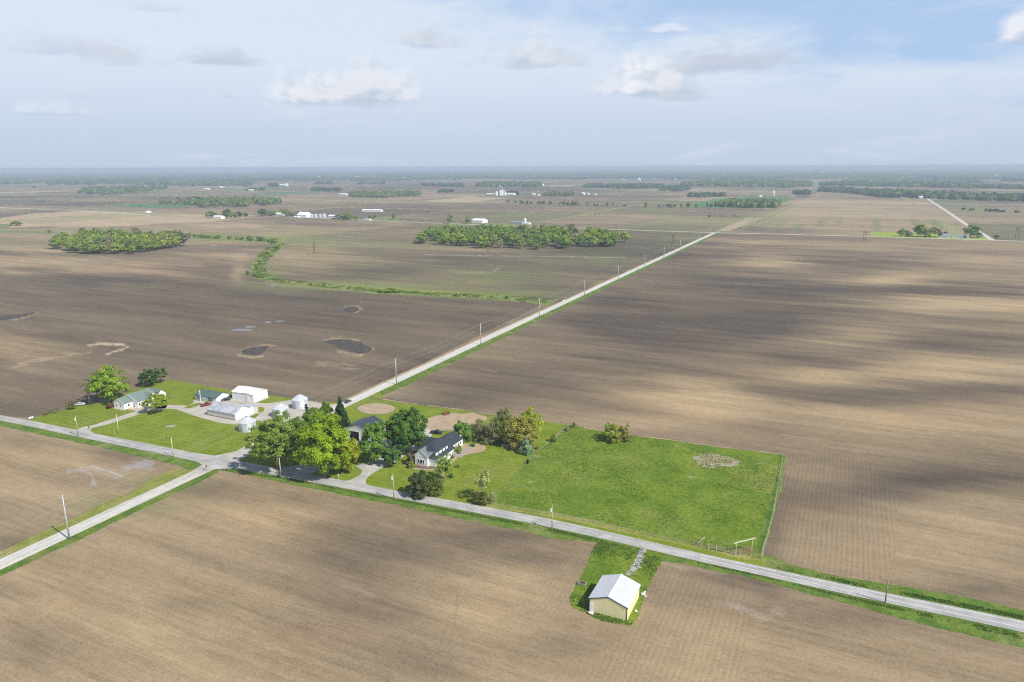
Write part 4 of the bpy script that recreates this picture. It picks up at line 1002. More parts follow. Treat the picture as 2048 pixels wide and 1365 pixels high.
SC = {'D': ([(158,388),(200,390),(260,388),(333,380),(333,376),(250,376),(170,378)], 190, 16, 20, [('olive',3),('green',3),('light',1),('dark',1)]),
 'C': ([(373,410),(400,416),(470,416),(530,413),(561,409),(561,404),(500,403),(380,403)], 190, 19, 17, [('olive',4),('green',3),('light',2)]),
 'E': ([(697,395),(760,397),(838,393),(838,388),(770,386),(700,389)], 170, 16, 18, [('green',4),('olive',2),('light',2)])}
for i, (k, v) in enumerate(SC.items()): wood_mass(*v, seed=200+i, name='woodlot', per=60)
for i, v in enumerate([
  ([(1430,414),(1480,417),(1556,417),(1558,410),(1500,408),(1460,409)], 120, 19, 18, [('light',3),('olive',2),('green',2)]),
  ([(1320,382),(1350,384),(1383,382),(1383,377),(1330,377)], 80, 17, 20, [('dark',3),('green',1)]),
  ([(1374,395),(1420,396),(1450,394),(1450,391),(1380,391)], 60, 13, 18, [('dark',3),('green',1)]),
  ([(1586,391),(1618,390),(1618,386),(1590,386)], 40, 14, 20, [('dark',1)]),
  ([(1636,384),(1700,387),(1760,396),(1850,397),(1900,400),(1960,402),(2080,405),(2080,396),(1960,394),(1900,390),(1830,388),(1740,384),(1640,378)], 520, 17, 24, [('dark',3),('green',2),('olive',1)]),
  ([(1640,372),(1700,373),(1900,376),(2060,380),(2060,376),(1900,372),(1700,368),(1640,368)], 380, 16, 30, [('dark',2),('green',2),('olive',1)]),
  ([(1680,366.5),(1960,368),(1960,363),(1700,361)], 300, 17, 36, [('green',2),('olive',2)]),
  ([(1000,378),(1060,381),(1060,377),(1010,376)][:0] or [(624,383),(684,384),(684,381),(624,380)], 50, 16, 20, [('dark',1)]),
  ([(845,373),(925,375),(925,372),(845,371)], 60, 16, 26, [('dark',1)]),
  ([(878,386),(908,385),(908,383),(880,384)], 26, 13, 16, [('dark',1)]),
  ([(1012,391),(1036,391),(1036,387),(1012,387)], 34, 13, 15, [('dark',1)]),
  ([(1085,393),(1110,393),(1150,393),(1148,389),(1090,388)], 50, 13, 15, [('green',1),('olive',1)]),
  ([(0,370),(60,369),(60,364),(0,364)], 80, 15, 34, [('green',1),('olive',1),('dark',1)]),
  ([(96,371),(170,372),(220,369),(300,369),(300,362),(180,361),(100,365)], 260, 16, 32, [('dark',2),('green',2)]),
  ([(270,371),(400,374),(500,373),(508,366),(400,364),(280,364)], 320, 16, 30, [('green',2),('dark',1),('olive',1)]),
  ([(538,374),(554,374),(554,370),(538,370)], 22, 17, 24, [('dark',1)]),
  ([(1165,376),(1250,378),(1325,377),(1325,372),(1180,371)], 190, 14, 30, [('dark',2),('green',1)]),
  ([(1360,372),(1560,376),(1620,375),(1620,365),(1500,362),(1370,366)], 420, 15, 34, [('green',2),('olive',2),('dark',1)]),
  ([(950,374),(1080,375),(1080,368),(960,367)], 180, 15, 32, [('green',2),('dark',1)]),
  ([(494,382),(530,382),(530,379),(494,379)], 28, 11, 16, [('olive',1),('dark',1)]),
  ([(632,369),(665,369),(665,367),(632,366)], 26, 14, 26, [('dark',1)]),
  ([(710,369),(770,369),(770,367),(712,367)], 26, 12, 24, [('dark',1)])]):
    wood_mass(*v, seed=300+i)
# belts of trees all the way to the horizon, thinner near, thicker far
def horizon_woods():
    rs = np.random.default_rng(77); Pl = []
    allT = []; allP = []; allH = []; allW = []
    for k in range(1150):
        dep = rs.uniform(.14, 1.02)
        R_ = H/math.tan(math.radians(dep)); a = math.radians(rs.uniform(-43, 43))
        if dep > .5 and rs.uniform() < (dep-.5)*1.75: continue
        cx, cy = R_*math.sin(a), R_*math.cos(a)
        L = rs.uniform(.04, .24)*R_*(1.0 if dep < .5 else .5); D = rs.uniform(50, 190)*(1+R_/14000)
        th = TH + (0 if rs.uniform() < .8 else PI/2)
        if th != TH: L *= .3
        n = int(min(220, 14+L/12))
        u = rs.uniform(-.5, .5, n)*L; v = rs.uniform(-.5, .5, n)*D
        allP.append(np.stack([cx+u*math.cos(th)-v*math.sin(th), cy+u*math.sin(th)+v*math.cos(th)], 1))
        allT.append(np.full(n, rs.uniform(.45, 1.5))); allH.append(rs.uniform(10, 17, n)); allW.append(np.full(n, max(24, R_*.0045)))
    P = np.vstack(allP); hh = np.concatenate(allH); ww = np.concatenate(allW)
    n = len(P); per = 7; idx = np.repeat(np.arange(n), per)
    d = rs.normal(size=(n*per, 3)); d /= np.linalg.norm(d, axis=1)[:, None]; d[:, 2] = np.abs(d[:, 2])
    Pt = np.stack([P[idx, 0], P[idx, 1], hh[idx]*.35], 1) + d*np.stack([ww[idx]/2, ww[idx]/2, hh[idx]*.6], 1)
    V = leafquads(Pt, d + rs.normal(size=d.shape)*.3, 1.0, rs)
    ctr = V.mean(1, keepdims=True); sc_ = np.stack([ww[idx]*.55, ww[idx]*.55, hh[idx]*.75], 1)[:, None, :]
    V = ctr + (V-ctr)*sc_; V[:, :, 2] = np.maximum(V[:, :, 2], .2)
    C = np.array([[.07,.095,.045]]) * (np.concatenate(allT)[:, None]*rs.uniform(.8, 1.2, (n, 1)))[idx] + np.array([[.03,.0,.0]])*rs.uniform(0, 1, (n, 1))[idx]
    tagit(quads_mesh('horizon_woodland', V, LEAF, C), kind='stuff')
horizon_woods()
# ================================================================ BUILDINGS
K = 120.0/84.0
WHITE = ribbed('white_siding', (.88, .89, .91), 'z', .35, .6, var=.03, seam=.97, bump=.08)
WHITEP = simple('white_paint', (.86, .87, .88), .6, .05, 1)
WMETAL = ribbed('white_metal_panel', (.88, .89, .90), 'x', 1.0, .4, var=.03, seam=.95, bump=.12)
WROOF = ribbed('white_metal_roof', (.86, .86, .88), 'x', 1.0, .4, var=.04, seam=.95)
SILV = ribbed('aged_silver_roof', (.50, .53, .58), 'x', 1.6, .42, .15, var=.22, seam=.85)
GREENR = simple('green_shingles', (.17, .225, .205), .85, .12, 3)
GREENM = ribbed('green_metal_roof', (.10, .155, .14), 'x', .9, .5, var=.08, seam=.8)
BLACKR = simple('dark_blue_shingles', (.040, .050, .068), .8, .22, 2.5)
BLACKM = ribbed('dark_metal_roof', (.050, .062, .085), 'y', .9, .45, var=.1, seam=.8)
BEIGE = ribbed('beige_metal_panel', (.60, .60, .55), 'x', .9, .5, var=.08, seam=.9, bump=.15)
YELW = ribbed('pale_yellow_panel', (.86, .80, .46), 'x', .95, .5, var=.05, seam=.86, bump=.12)
YELWY = ribbed('pale_yellow_panel_side', (.86, .80, .46), 'y', .95, .5, var=.05, seam=.9, bump=.12)
YROOF = ribbed('galvanised_roof', (.64, .66, .70), 'y', 1.0, .42, .1, var=.05, seam=.90)
GLASS = simple('window_glass', (.025, .035, .05), .12, .1, 1, spec=.8)
DARKIN = simple('dark_opening', (.012, .012, .014), .9, .1, 1)
TRIM = simple('dark_trim', (.05, .055, .07), .6, .1, 2)
GRTRIM = simple('grey_trim', (.40, .42, .44), .6, .1, 2)
GALV = simple('galvanised_steel', (.42, .44, .47), .38, .14, 1.2, .55, .5)
WOOD = simple('weathered_wood', (.30, .26, .20), .9, .2, 5)
WOODP = simple('pale_wood', (.62, .57, .43), .85, .12, 4)
POLEW = simple('pole_wood', (.42, .38, .32), .9, .15, 5)
STEEL = simple('pole_steel', (.50, .56, .60), .5, .06, 3, .2)
TARP = simple('white_barrier', (.78, .78, .76), .7, .05, 1)
BRICK = simple('red_brick', (.30, .13, .09), .9, .2, 3)

def gable_parts(root, x0, y0, L, W, he, hr, wmat, rmat, axis='x', over=.35, th=.16, z=0.0, ends=(1, 1), side=None):
    """walls with gable ends and a two-slope roof; ridge along axis"""
    mb = MB()
    if axis == 'x':
        v = [(x0,y0,z),(x0+L,y0,z),(x0+L,y0+W,z),(x0,y0+W,z),(x0,y0,z+he),(x0+L,y0,z+he),(x0+L,y0+W,z+he),(x0,y0+W,z+he),(x0,y0+W/2,z+hr),(x0+L,y0+W/2,z+hr)]
        mb.add(v, [(0,1,5,4),(2,3,7,6),(1,2,6,9,5),(3,0,4,8,7),(4,5,9,8),(6,7,8,9),(0,3,2,1)])
    else:
        v = [(x0,y0,z),(x0+L,y0,z),(x0+L,y0+W,z),(x0,y0+W,z),(x0,y0,z+he),(x0+L,y0,z+he),(x0+L,y0+W,z+he),(x0,y0+W,z+he),(x0+L/2,y0,z+hr),(x0+L/2,y0+W,z+hr)]
        mb.add(v, [(1,2,6,5),(3,0,4,7),(0,1,5,8,4),(2,3,7,9,6),(5,6,9,8),(7,4,8,9),(0,3,2,1)])
    if side is not None:
        for k in ((0, 1) if axis == 'y' else (2, 3)): mb.mi[k] = 1
        w = mb.build('wall', [wmat, side], root)
    else: w = mb.build('wall', wmat, root)
    r = MB()
    half = (W if axis == 'x' else L)/2; sl = (hr-he)/half; drop = sl*over; t = th
    g = .012
    prof = [(-over, he-drop+g), (half, hr+g), (2*half+over, he-drop+g), (2*half+over, he-drop+t+g), (half, hr+t+g), (-over, he-drop+t+g)]
    vs = []
    e0, e1 = over*.6*ends[0], over*.6*ends[1]
    for q in (0, 1):
        for (p, h) in prof:
            if axis == 'x': vs.append((x0-e0 if q == 0 else x0+L+e1, y0+p, z+h))
            else: vs.append((x0+p, y0-e0 if q == 0 else y0+W+e1, z+h))
    f = [(0,1,4,5),(1,2,3,4),(6,11,10,7),(7,10,9,8)] + [(i, 6+i, 6+(i+1) % 6, (i+1) % 6) for i in range(6)]
    if axis == 'y': pass
    r.add(vs, f)
    ro = r.build('roof', rmat, root)
    return w, ro
def opening(root, name, face, a0, a1, z0, z1, at, mat, proud=.05, frame=None, fmat=None):
    """window or door lying on a wall: face 'y-' etc gives the outward side, at = wall plane"""
    mb = MB(); s_ = -1 if face[1] == '-' else 1
    p0, p1 = (at-proud, at+.02) if s_ < 0 else (at-.02, at+proud)
    if face[0] == 'y': mb.box(a0, p0, z0, a1, p1, z1)
    else: mb.box(p0, a0, z0, p1, a1, z1)
    o = mb.build(name, mat, root)
    if frame:
        fb = MB(); w = frame; q0, q1 = (at-proud-.03, at+.015) if s_ < 0 else (at-.015, at+proud+.03)
        for (u0, v0, u1, v1) in ((a0-w, z0-w, a1+w, z0), (a0-w, z1, a1+w, z1+w), (a0-w, z0, a0, z1), (a1, z0, a1+w, z1)):
            if face[0] == 'y': fb.box(u0, q0, v0, u1, q1, v1)
            else: fb.box(q0, u0, v0, q1, u1, v1)
        fb.build('frame', fmat or WHITEP, o)
    return o
def bld(name, s, t, label, cat, group=None, rz=TH):
    x, y = ST(s, t); return empty(name, (x, y, 0), rz, label, cat, group)

# -- yellow shed
r = bld('farm_shed', -39*K, 117.2*K, 'pale yellow metal shed with light grey roof alone in the ploughed field', 'shed')
L, W, he, hr = 7.5*K, 8.65*K, 2.85*K, 4.1*K
gable_parts(r, 0, 0, L, W, he, hr, YELW, YROOF, 'y', .32, .14, side=YELWY, ends=(.45, .45))
tb = MB(); tb.box(-.06,-.06,0,.14,.14,he); tb.box(L-.14,-.06,0,L+.06,.14,he)
tb.build('corner_trim', TRIM, r)
rk = MB()
for sx in (0, 1):
    a = (-.32, he-.16) if sx == 0 else (L+.32, he-.16)
    rk.add([(a[0],-.13,a[1]-.16),(L/2,-.13,hr-.14),(L/2,-.13,hr+.16),(a[0],-.13,a[1]+.14),(a[0],-.09,a[1]-.16),(L/2,-.09,hr-.14),(L/2,-.09,hr+.16),(a[0],-.09,a[1]+.14)], [(0,1,2,3),(7,6,5,4),(0,4,5,1),(3,2,6,7)])
rk.build('gable_trim', TRIM, r)
rc = MB(); rc.box(L/2-.22,-.11,hr+.12,L/2+.22,W+.11,hr+.19); rc.build('ridge_cap', simple('ridge_metal', (.7,.72,.76), .4, .05), r)
dd = opening(r, 'door', 'y-', .12, 1.15, .05, 2.9, 0, WHITEP, .07)
opening(r, 'sliding_door', 'y+', 3, 8.4, .05, 3.6, W, WHITEP, .08)
gb = MB(); gb.box(-.34,-.1,he-.34,-.22,W+.1,he-.2); gb.box(L+.22,-.1,he-.34,L+.34,W+.1,he-.2); gb.build('gutter', WHITEP, r)

# -- big white barn
r = bld('white_barn', -203.8*K, 185.9*K, 'big white metal barn with low roof behind the concrete farmyard', 'barn')
L, W, he, hr = 10.7*K, 7.1*K, 2.85*K, 3.95*K
gable_parts(r, 0, 0, L, W, he, hr, WMETAL, WROOF, 'x', .25, .14, side=simple('white_end_panel', (.82,.82,.83), .45, .04))
opening(r, 'sliding_door', 'y-', 3.0, 7.6, .05, 3.6, 0, simple('door_white', (.82,.83,.85), .6, .03), .08)
opening(r, 'sliding_door', 'y-', 7.65, 12.0, .05, 3.6, 0, simple('door_white_b', (.85,.86,.88), .6, .03), .12)
fb = MB(); fb.box(L+.1, 0, .01, L+1.6, W, .09); fb.build('apron', CONC, r)

# -- long silver-roofed shed
r = bld('machine_shed', -197.5*K, 168.6*K, 'long low shed with striped silver roof and beige side wall in the farmyard', 'shed')
L, W, he, hr = 13.2*K, 7.2*K, 2.25*K, 4.1*K
gable_parts(r, 0, 0, L, W, he, hr, BEIGE, SILV, 'x', .3, .14, side=simple('white_end_panel_b', (.80,.80,.80), .6, .05))
sk = MB(); sk.box(-.03, -.07, 0, L, -.012, .45); sk.build('foundation', simple('stained_block', (.20,.17,.14), .9, .2, 1.5), r)
# white parapet and low rear wing at the right end
pw = MB(); pw.box(L+.02, 4.9, 0, L+.24, 11.7, 3.7); pw.build('parapet_wall', WHITEP, r)
wg = MB(); wg.box(L-6.5, W+.02, 0, L, 15.0, 2.9); wg.build('rear_wing', BEIGE, r)
wr = MB(); wr.add([(L-6.8, W+.3, 3.45),(L+.0, W+.3, 3.45),(L+.0, 15.3, 2.95),(L-6.8, 15.3, 2.95),(L-6.8, W+.3, 3.6),(L+.0, W+.3, 3.6),(L+.0, 15.3, 3.1),(L-6.8, 15.3, 3.1)], [(0,3,2,1),(4,5,6,7),(0,1,5,4),(1,2,6,5),(2,3,7,6),(3,0,4,7)])
wr.build('wing_roof', SILV, r)
opening(r, 'garage_door', 'x+', 8.6, 11.2, .05, 2.5, L+.24, simple('door_bright', (.85,.85,.84), .6, .03), .05, .12, GRTRIM)

# -- green-roofed garage
r = bld('garage', -216.4*K, 179.9*K, 'low white garage with dark green roof and open bays beside the red pickup', 'garage')
L, W, he, hr = 10.9*K, 6.2*K, 1.68*K, 2.85*K
gable_parts(r, 0, 0, L, W, he, hr, WHITE, GREENM, 'x', .4, .14, side=WHITEP)
for a0, a1, m_ in ((1.5, 3.6, GRTRIM), (4.0, 4.9, DARKIN), (5.6, 8.6, WHITEP), (9.6, 12.9, simple('weathered_door', (.26,.23,.20), .8, .15))):
    opening(r, 'garage_door', 'y-', a0, a1, .05, 2.05, 0, m_, .06, .08, WHITEP)
fs = MB(); fs.box(-.4, -.46, he-.30, L+.2, -.40, he-.02); fs.build('fascia', TRIM, r)
for x_ in (1.8, 6.6, 11.2):
    vb = MB(); vb.tube([(x_, W*.42, hr-.45), (x_, W*.42, hr+.45)], .16, 8); vb.build('roof_vent', TRIM, r)

# -- white house with green roof
r = bld('white_house', -234.6*K, 160.3*K, 'single-storey white house with grey-green roof at the west end of the lawn', 'house')
k = K
gable_parts(r, 0, 0, 5.3*k, 4.2*k, 2.25*k, 3.75*k, WHITE, GREENR, 'y', .3, .15)
gable_parts(r, -.9*k, 3.4*k, 9.0*k, 8.4*k, 2.35*k, 4.5*k, WHITE, GREENR, 'y', .35, .15)
gable_parts(r, 3.6*k, 6.9*k, 5.6*k, 4.3*k, 2.36*k, 4.05*k, WHITE, GREENR, 'x', .35, .15)
gable_parts(r, 2.6*k, 11.82*k, 5.4*k, 3.6*k, 2.3*k, 3.9*k, WHITE, GREENR, 'x', .3, .15)
def rake(x0, x1, y, he_, hr_, ov=.35):
    b_ = MB(); m_ = (x0+x1)/2; sl = (hr_-he_)/((x1-x0)/2)
    for xa in (x0-ov, x1+ov):
        za = he_-sl*ov
        b_.add([(xa,y-.06,za-.28),(m_,y-.06,hr_-.24),(m_,y-.06,hr_+.14),(xa,y-.06,za+.12),(xa,y,za-.28),(m_,y,hr_-.24),(m_,y,hr_+.14),(xa,y,za+.12)], [(0,1,2,3),(7,6,5,4),(0,4,5,1),(3,2,6,7)])
    return b_.build('rake_board', WHITEP, r)
rake(0, 5.3*k, -.19, 2.25*k, 3.75*k, .3); rake(-.9*k, 8.1*k, 3.4*k-.23, 2.35*k, 4.5*k)
b_ = MB(); x_ = 9.2*k+.23; y0_, y1_, ym_ = 6.9*k-.35, 11.2*k+.35, 9.05*k; sl = (4.05-2.36)/2.15*.35*k/k
for ya in (y0_, y1_):
    za = 2.36*k-sl
    b_.add([(x_,ya,za-.3),(x_,ym_,4.05*k-.26),(x_,ym_,4.05*k+.16),(x_,ya,za+.14),(x_+.07,ya,za-.3),(x_+.07,ym_,4.05*k-.26),(x_+.07,ym_,4.05*k+.16),(x_+.07,ya,za+.14)], [(0,1,2,3),(7,6,5,4),(0,4,5,1),(3,2,6,7)])
b_.build('rake_board', WHITEP, r)
for a0, a1 in ((1.9, 2.6), (4.9, 5.6)): opening(r, 'window', 'y-', a0, a1, 1.1, 2.5, 0, GLASS, .05, .12)
for a0, a1 in ((2.2, 3.2),): opening(r, 'window', 'x+', a0, a1, 1.2, 2.3, 5.3*k, GLASS, .05, .1)
opening(r, 'window', 'x+', 3.4*k+.6, 3.4*k+1.4, 1.0, 2.4, 8.1*k, GLASS, .05, .1)
opening(r, 'window', 'x+', 3.4*k+2.2, 3.4*k+4.2, .9, 2.5, 8.1*k, GLASS, .05, .1)
opening(r, 'door', 'y-', 5.9*k, 6.5*k, .1, 2.3, 3.4*k, GLASS, .06, .1)
opening(r, 'window', 'x+', 8.0*k, 9.9*k, 1.0, 2.4, 9.2*k, GLASS, .05, .1)
pt = MB(); pt.box(5.45*k, .6*k, .05, 10.6*k, 7.4*k, .16); pt.build('patio', simple('warm_patio', (.50,.42,.30), .9, .1), r)
st_ = MB(); st_.box(-.5, -1.0, .02, 5.3*k+.9, -.1, .1); st_.build('foundation_strip', CONC, r)

# -- grain bins
def grain_bin(px, py_front, dia, he, hr, label, seed):
    g = G(px, py_front); d = math.hypot(*g); x, y = g[0]*(1+dia/2/d), g[1]*(1+dia/2/d)
    rt = empty('grain_bin', (x, y, 0), TH, label, 'grain bin', 'grain bins of the left farm')
    R_ = dia/2; n = 48; mb = MB()
    # corrugated wall: rings
    zs = []; rs_ = []
    m = int(he/.20)
    for i in range(m*2+1):
        zs.append(he*i/(m*2)); rs_.append(R_+(.025 if i % 2 else -.02))
    mb.tube([(0, 0, z) for z in zs], rs_, n)
    mb.build('wall', BINW, rt, smooth=False)
    rf = MB(); kk = []
    pts = [(R_+.10, he-.02), (R_*.55, he+(hr-he)*.46), (.55, hr-.22), (.5, hr-.2)]
    nr = 24
    for j in range(nr):
        a0, a1 = 2*PI*j/nr, 2*PI*(j+1)/nr; am = (a0+a1)/2
        b0 = [(q*math.cos(a0), q*math.sin(a0), z) for q, z in pts[:3]]; b1 = [(q*math.cos(a1), q*math.sin(a1), z) for q, z in pts[:3]]
        rf.add(b0+b1, [(0,3,4,1),(1,4,5,2)])
    rf.build('roof', BINR, rt)
    rb = MB()
    for j in range(nr):
        a0 = 2*PI*j/nr
        rb.tube([(pts[0][0]*math.cos(a0), pts[0][0]*math.sin(a0), pts[0][1]+.03), (pts[2][0]*math.cos(a0), pts[2][0]*math.sin(a0), pts[2][1]+.03)], [.05, .035], 4)
    rb.build('roof_rib', BINR, rt)
    cp = MB(); cp.cone(0, 0, hr-.24, hr-.02, .62, .62, 16); cp.cone(0, 0, hr-.02, hr+.12, .66, .2, 16); cp.build('roof_cap', GALV, rt)
    fn = MB(); fn.cone(0, 0, 0.0, .16, R_+.12, R_+.12, 36); fn.build('foundation', CONC, rt)
    dr = MB(); dr.box(-.45, -R_-.10, .5, .45, -R_+.1, 2.3); dr.build('door', GALV, rt)
    ld = MB()
    for sx in (-.22, .22): ld.tube([(sx-1.6, -R_-.18+.3, .3), (sx-1.6, -R_-.18+.3, he)], .03, 5)
    for i in range(12): ld.tube([(-1.82, -R_+.12, .5+i*he/13), (-1.38, -R_+.12, .5+i*he/13)], .02, 4)
    ld.build('ladder', GALV, rt)
    fnb = MB(); fnb.tube([(-R_-1.5, -.3, .6), (-R_-.1, -.3, .6)], .42, 12); fnb.box(-R_-1.1, -.7, .0, -R_-.2, .1, .5); fnb.build('aeration_fan', GALV, rt)
    return rt
BINW, _t, _b = newmat('bin_steel')
_tc = _t.node('ShaderNodeTexCoord'); _n = _t.noise(scaled(_t, _tc.outputs['Object'], 1, 1, .25), 1.6, 4, .6)
_f = _t.mapr(_n, .3, .7, .86, 1.12); _t.link(_t.mix(1.0, (.60, .63, .67), _t.comb(_f, _f, _f), 'MULTIPLY'), _b.inputs['Base Color'])
_b.inputs['Metallic'].default_value = .35; _b.inputs['Roughness'].default_value = .42
BINR = simple('bin_roof_steel', (.70, .73, .77), .4, .10, 1.0, .3, .5)
grain_bin(496.3, 865.5, 7.6, 4.3, 6.9, 'nearest grain bin standing at the corner of the big lawn', 1)
grain_bin(562.5, 837, 7.7, 4.3, 6.9, 'middle grain bin with its foot hidden by the grove', 2)
grain_bin(601.3, 819.5, 7.8, 4.5, 7.1, 'farthest grain bin nearest the gravel road', 3)

# -- dark-roofed barn
r = bld('dark_roof_barn', -139.4*K, 170.9*K, 'white barn with dark roof and open black doorway behind the trees', 'barn')
L, W, he, hr = 9.6*K, 8.5*K, 3.85*K, 5.6*K
gable_parts(r, 0, 0, L, W, he, hr, WHITE, BLACKM, 'y', .45, .16)
opening(r, 'doorway', 'y-', 2.3, 7.4, .05, 4.3, 0, DARKIN, .06, .15)
opening(r, 'window', 'y-', .9, 1.7, 1.4, 2.5, 0, GLASS, .05, .1)
opening(r, 'window', 'x+', 4, 5, 1.4, 2.5, L, GLASS, .05, .1)
lt = MB(); lt.box(-3.2, 1.5, 0, -.02, 7, 2.4); lt.build('lean_to', WHITEP, r)

# -- farmhouse
r = bld('farmhouse', -108.4*K, 163*K, 'two-storey white farmhouse with dark blue-grey roofs and long rear wing', 'house')
def GP(x0, x1, y0, y1, he_, hr_, ax, ov=.35): return gable_parts(r, x0*k, y0*k, (x1-x0)*k, (y1-y0)*k, he_*k, hr_*k, WHITE, BLACKR, ax, ov, .15)
gable_parts(r, 0, 0, 4.3*k, 3.2*k, 3.0*k, 4.95*k, WHITE, simple('sun_glanced_shingles', (.15, .18, .205), .7, .12, 2.5), 'y', .35, .15)                     # front gable block; sun's glance painted in as a lighter roof colour
# two-storey block with hip roof
x0, x1, y0, y1, he_, hr_ = 0*k, 6.3*k, 1.7*k, 7.9*k, 4.2*k, 5.9*k
hb = MB(); hb.box(x0, y0, 0, x1, y1, he_); hb.build('wall', WHITE, r)
o_ = .35; hp = MB()
hp.add([(x0-o_,y0-o_,he_-.05),(x1+o_,y0-o_,he_-.05),(x1+o_,y1+o_,he_-.05),(x0-o_,y1+o_,he_-.05),(x0+2.7*k,y0+2.6*k,hr_),(x0+2.7*k,y1+.1,hr_-.02),(x0+3.6*k,y0+2.6*k,hr_),(x0+3.6*k,y1+.1,hr_-.02)],
       [(0,1,6,4),(1,2,7,6),(2,3,5,7),(3,0,4,5),(4,6,7,5),(0,3,2,1)])
hp.build('roof', BLACKR, r)
GP(.6, 5.6, 6.6, 9.4, 3.6, 5.5, 'y')                     # rear gable
GP(-.6, 5.3, 8.6, 19.0, 2.35, 3.95, 'y', .45)              # long rear wing
GP(-4.6, .9, 9.4, 15.2, 2.3, 3.6, 'x', .45)                # left rear block
lw = MB(); lw.box(4.32*k, .85*k, 0, 6.5*k, 1.69*k, 2.25*k); lw.box(6.32*k, 1.72*k, 0, 7.0*k, 9.3*k, 2.15*k); lw.build('low_wing_wall', WHITE, r)
lr = MB()
def slab(v): lr.add(v + [(a, b_, c_+.14) for a, b_, c_ in v], [(0,3,2,1),(4,5,6,7),(0,1,5,4),(1,2,6,5),(2,3,7,6),(3,0,4,7)])
slab([(4.33*k, .6*k, 2.3*k), (7.35*k, .6*k, 2.3*k), (6.3*k, 1.69*k, 3.0*k), (4.33*k, 1.69*k, 3.0*k)])
slab([(6.32*k, 1.0*k, 3.0*k), (7.35*k, .6*k, 2.28*k), (7.35*k, 9.7*k, 2.28*k), (6.32*k, 9.7*k, 3.0*k)])
slab([(5.32*k, 8.02*k, 3.0*k), (6.31*k, 8.02*k, 3.0*k), (6.31*k, 10.4*k, 2.9*k), (5.32*k, 10.4*k, 2.9*k)][:0] or [(5.75*k, 9.72*k, 2.6*k), (7.3*k, 9.72*k, 2.2*k), (7.3*k, 11.2*k, 2.2*k), (5.75*k, 11.2*k, 2.6*k)])
lr.build('lean_to_roof', BLACKR, r)
pr = MB()
v = [(-2.0*k, .4*k, 2.35*k), (-.05*k, .4*k, 2.9*k), (-.05*k, 6.2*k, 2.9*k), (-2.0*k, 6.2*k, 2.35*k)]
pr.add(v + [(a, b_, c_+.16) for a, b_, c_ in v], [(0,3,2,1),(4,5,6,7),(0,1,5,4),(1,2,6,5),(2,3,7,6),(3,0,4,7)])
pr.build('porch_roof', BLACKR, r)
for y_ in (.6, 3.3, 6.0):
    ps = MB(); ps.box(-1.9*k, y_*k-.1, 0, -1.9*k+.2, y_*k+.1, 2.36*k); ps.build('porch_post', WHITEP, r)
pf = MB(); pf.box(-2.0*k, .4*k, .05, -.05, 6.2*k, .4); pf.build('porch_floor', WOOD, r)
# bright gable trim
def rake2(x0, x1, y, he_, hr_, ov=.35):
    b_ = MB(); m_ = (x0+x1)/2; sl = (hr_-he_)/((x1-x0)/2)
    for xa in (x0-ov, x1+ov):
        za = he_-sl*ov
        b_.add([(xa,y-.06,za-.2),(m_,y-.06,hr_-.16),(m_,y-.06,hr_+.14),(xa,y-.06,za+.12),(xa,y,za-.2),(m_,y,hr_-.16),(m_,y,hr_+.14),(xa,y,za+.12)], [(0,1,2,3),(7,6,5,4),(0,4,5,1),(3,2,6,7)])
    b_.build('rake_board', WHITEP, r)
rake2(0, 4.3*k, -.23, 3.0*k, 4.95*k)
for a0, a1 in ((1.55, 2.15), (2.55, 3.6), (4.0, 4.6)): opening(r, 'window', 'y-', a0, a1, 1.0, 2.6, 0, GLASS, .05, .1)
for i in range(3): opening(r, 'window', 'x+', 1.72*k+1.4+i*2.7, 1.72*k+2.3+i*2.7, 4.3, 5.6, 6.3*k, GLASS, .05, .1)
for i in range(4): opening(r, 'window', 'x+', 1.72*k+.9+i*2.6, 1.72*k+1.9+i*2.6, 1.0, 2.4, 7.0*k, GLASS, .05, .1)
for i in range(5): opening(r, 'window', 'x+', 11.6*k+i*2.0, 11.6*k+i*2.0+.9, 1.0, 2.4, 5.3*k, GLASS, .05, .1)
opening(r, 'window', 'y-', 5.0*k, 5.9*k, 4.2, 5.4, 1.7*k, GLASS, .05, .1)
ch = MB(); ch.box(1.9*k, 9.9*k, 3.6*k, 1.9*k+.7, 9.9*k+.7, 4.6*k); ch.build('chimney', WHITEP, r)
dsh = MB(); dsh.blob((4.7*k, 18.6*k, 3.0*k), (.5, .18, .5), 10, 6, 1, .02); dsh.tube([(4.7*k, 18.6*k, 2.5*k), (4.7*k, 18.6*k, 3.0*k)], .06, 6); dsh.build('satellite_dish', WHITEP, r)
bp = MB(); bp.box(5.35*k, 9.8*k, .03, 9.8*k, 16.5*k, .14); bp.build('patio', simple('paver_patio', (.36,.31,.26), .9, .15, 1.2), r)

# -- hen house and run
g = G(1026, 900); r = empty('hen_house', (g[0], g[1], 0), TH, 'small hen house with white roof and reddish walls on stilts in the garden', 'hen house')
hw = MB(); hw.box(-1.4, 0, .7, 1.4, 2.2, 2.3); hw.build('wall', simple('faded_barn_red', (.42,.28,.22), .9, .12), r)
hr2 = MB(); hr2.add([(-1.7,-.3,2.35),(1.7,-.3,2.35),(1.7,2.5,2.9),(-1.7,2.5,2.9),(-1.7,-.3,2.47),(1.7,-.3,2.47),(1.7,2.5,3.02),(-1.7,2.5,3.02)], [(0,3,2,1),(4,5,6,7),(0,1,5,4),(1,2,6,5),(2,3,7,6),(3,0,4,7)]); hr2.build('roof', WROOF, r)
for sx in (-1.3, 1.2):
    for sy in (.05, 2.05):
        lg = MB(); lg.box(sx, sy, 0, sx+.1, sy+.1, .72); lg.build('leg', WOOD, r)
opening(r, 'hatch', 'y-', -.4, .4, .9, 1.7, 0, DARKIN, .04)
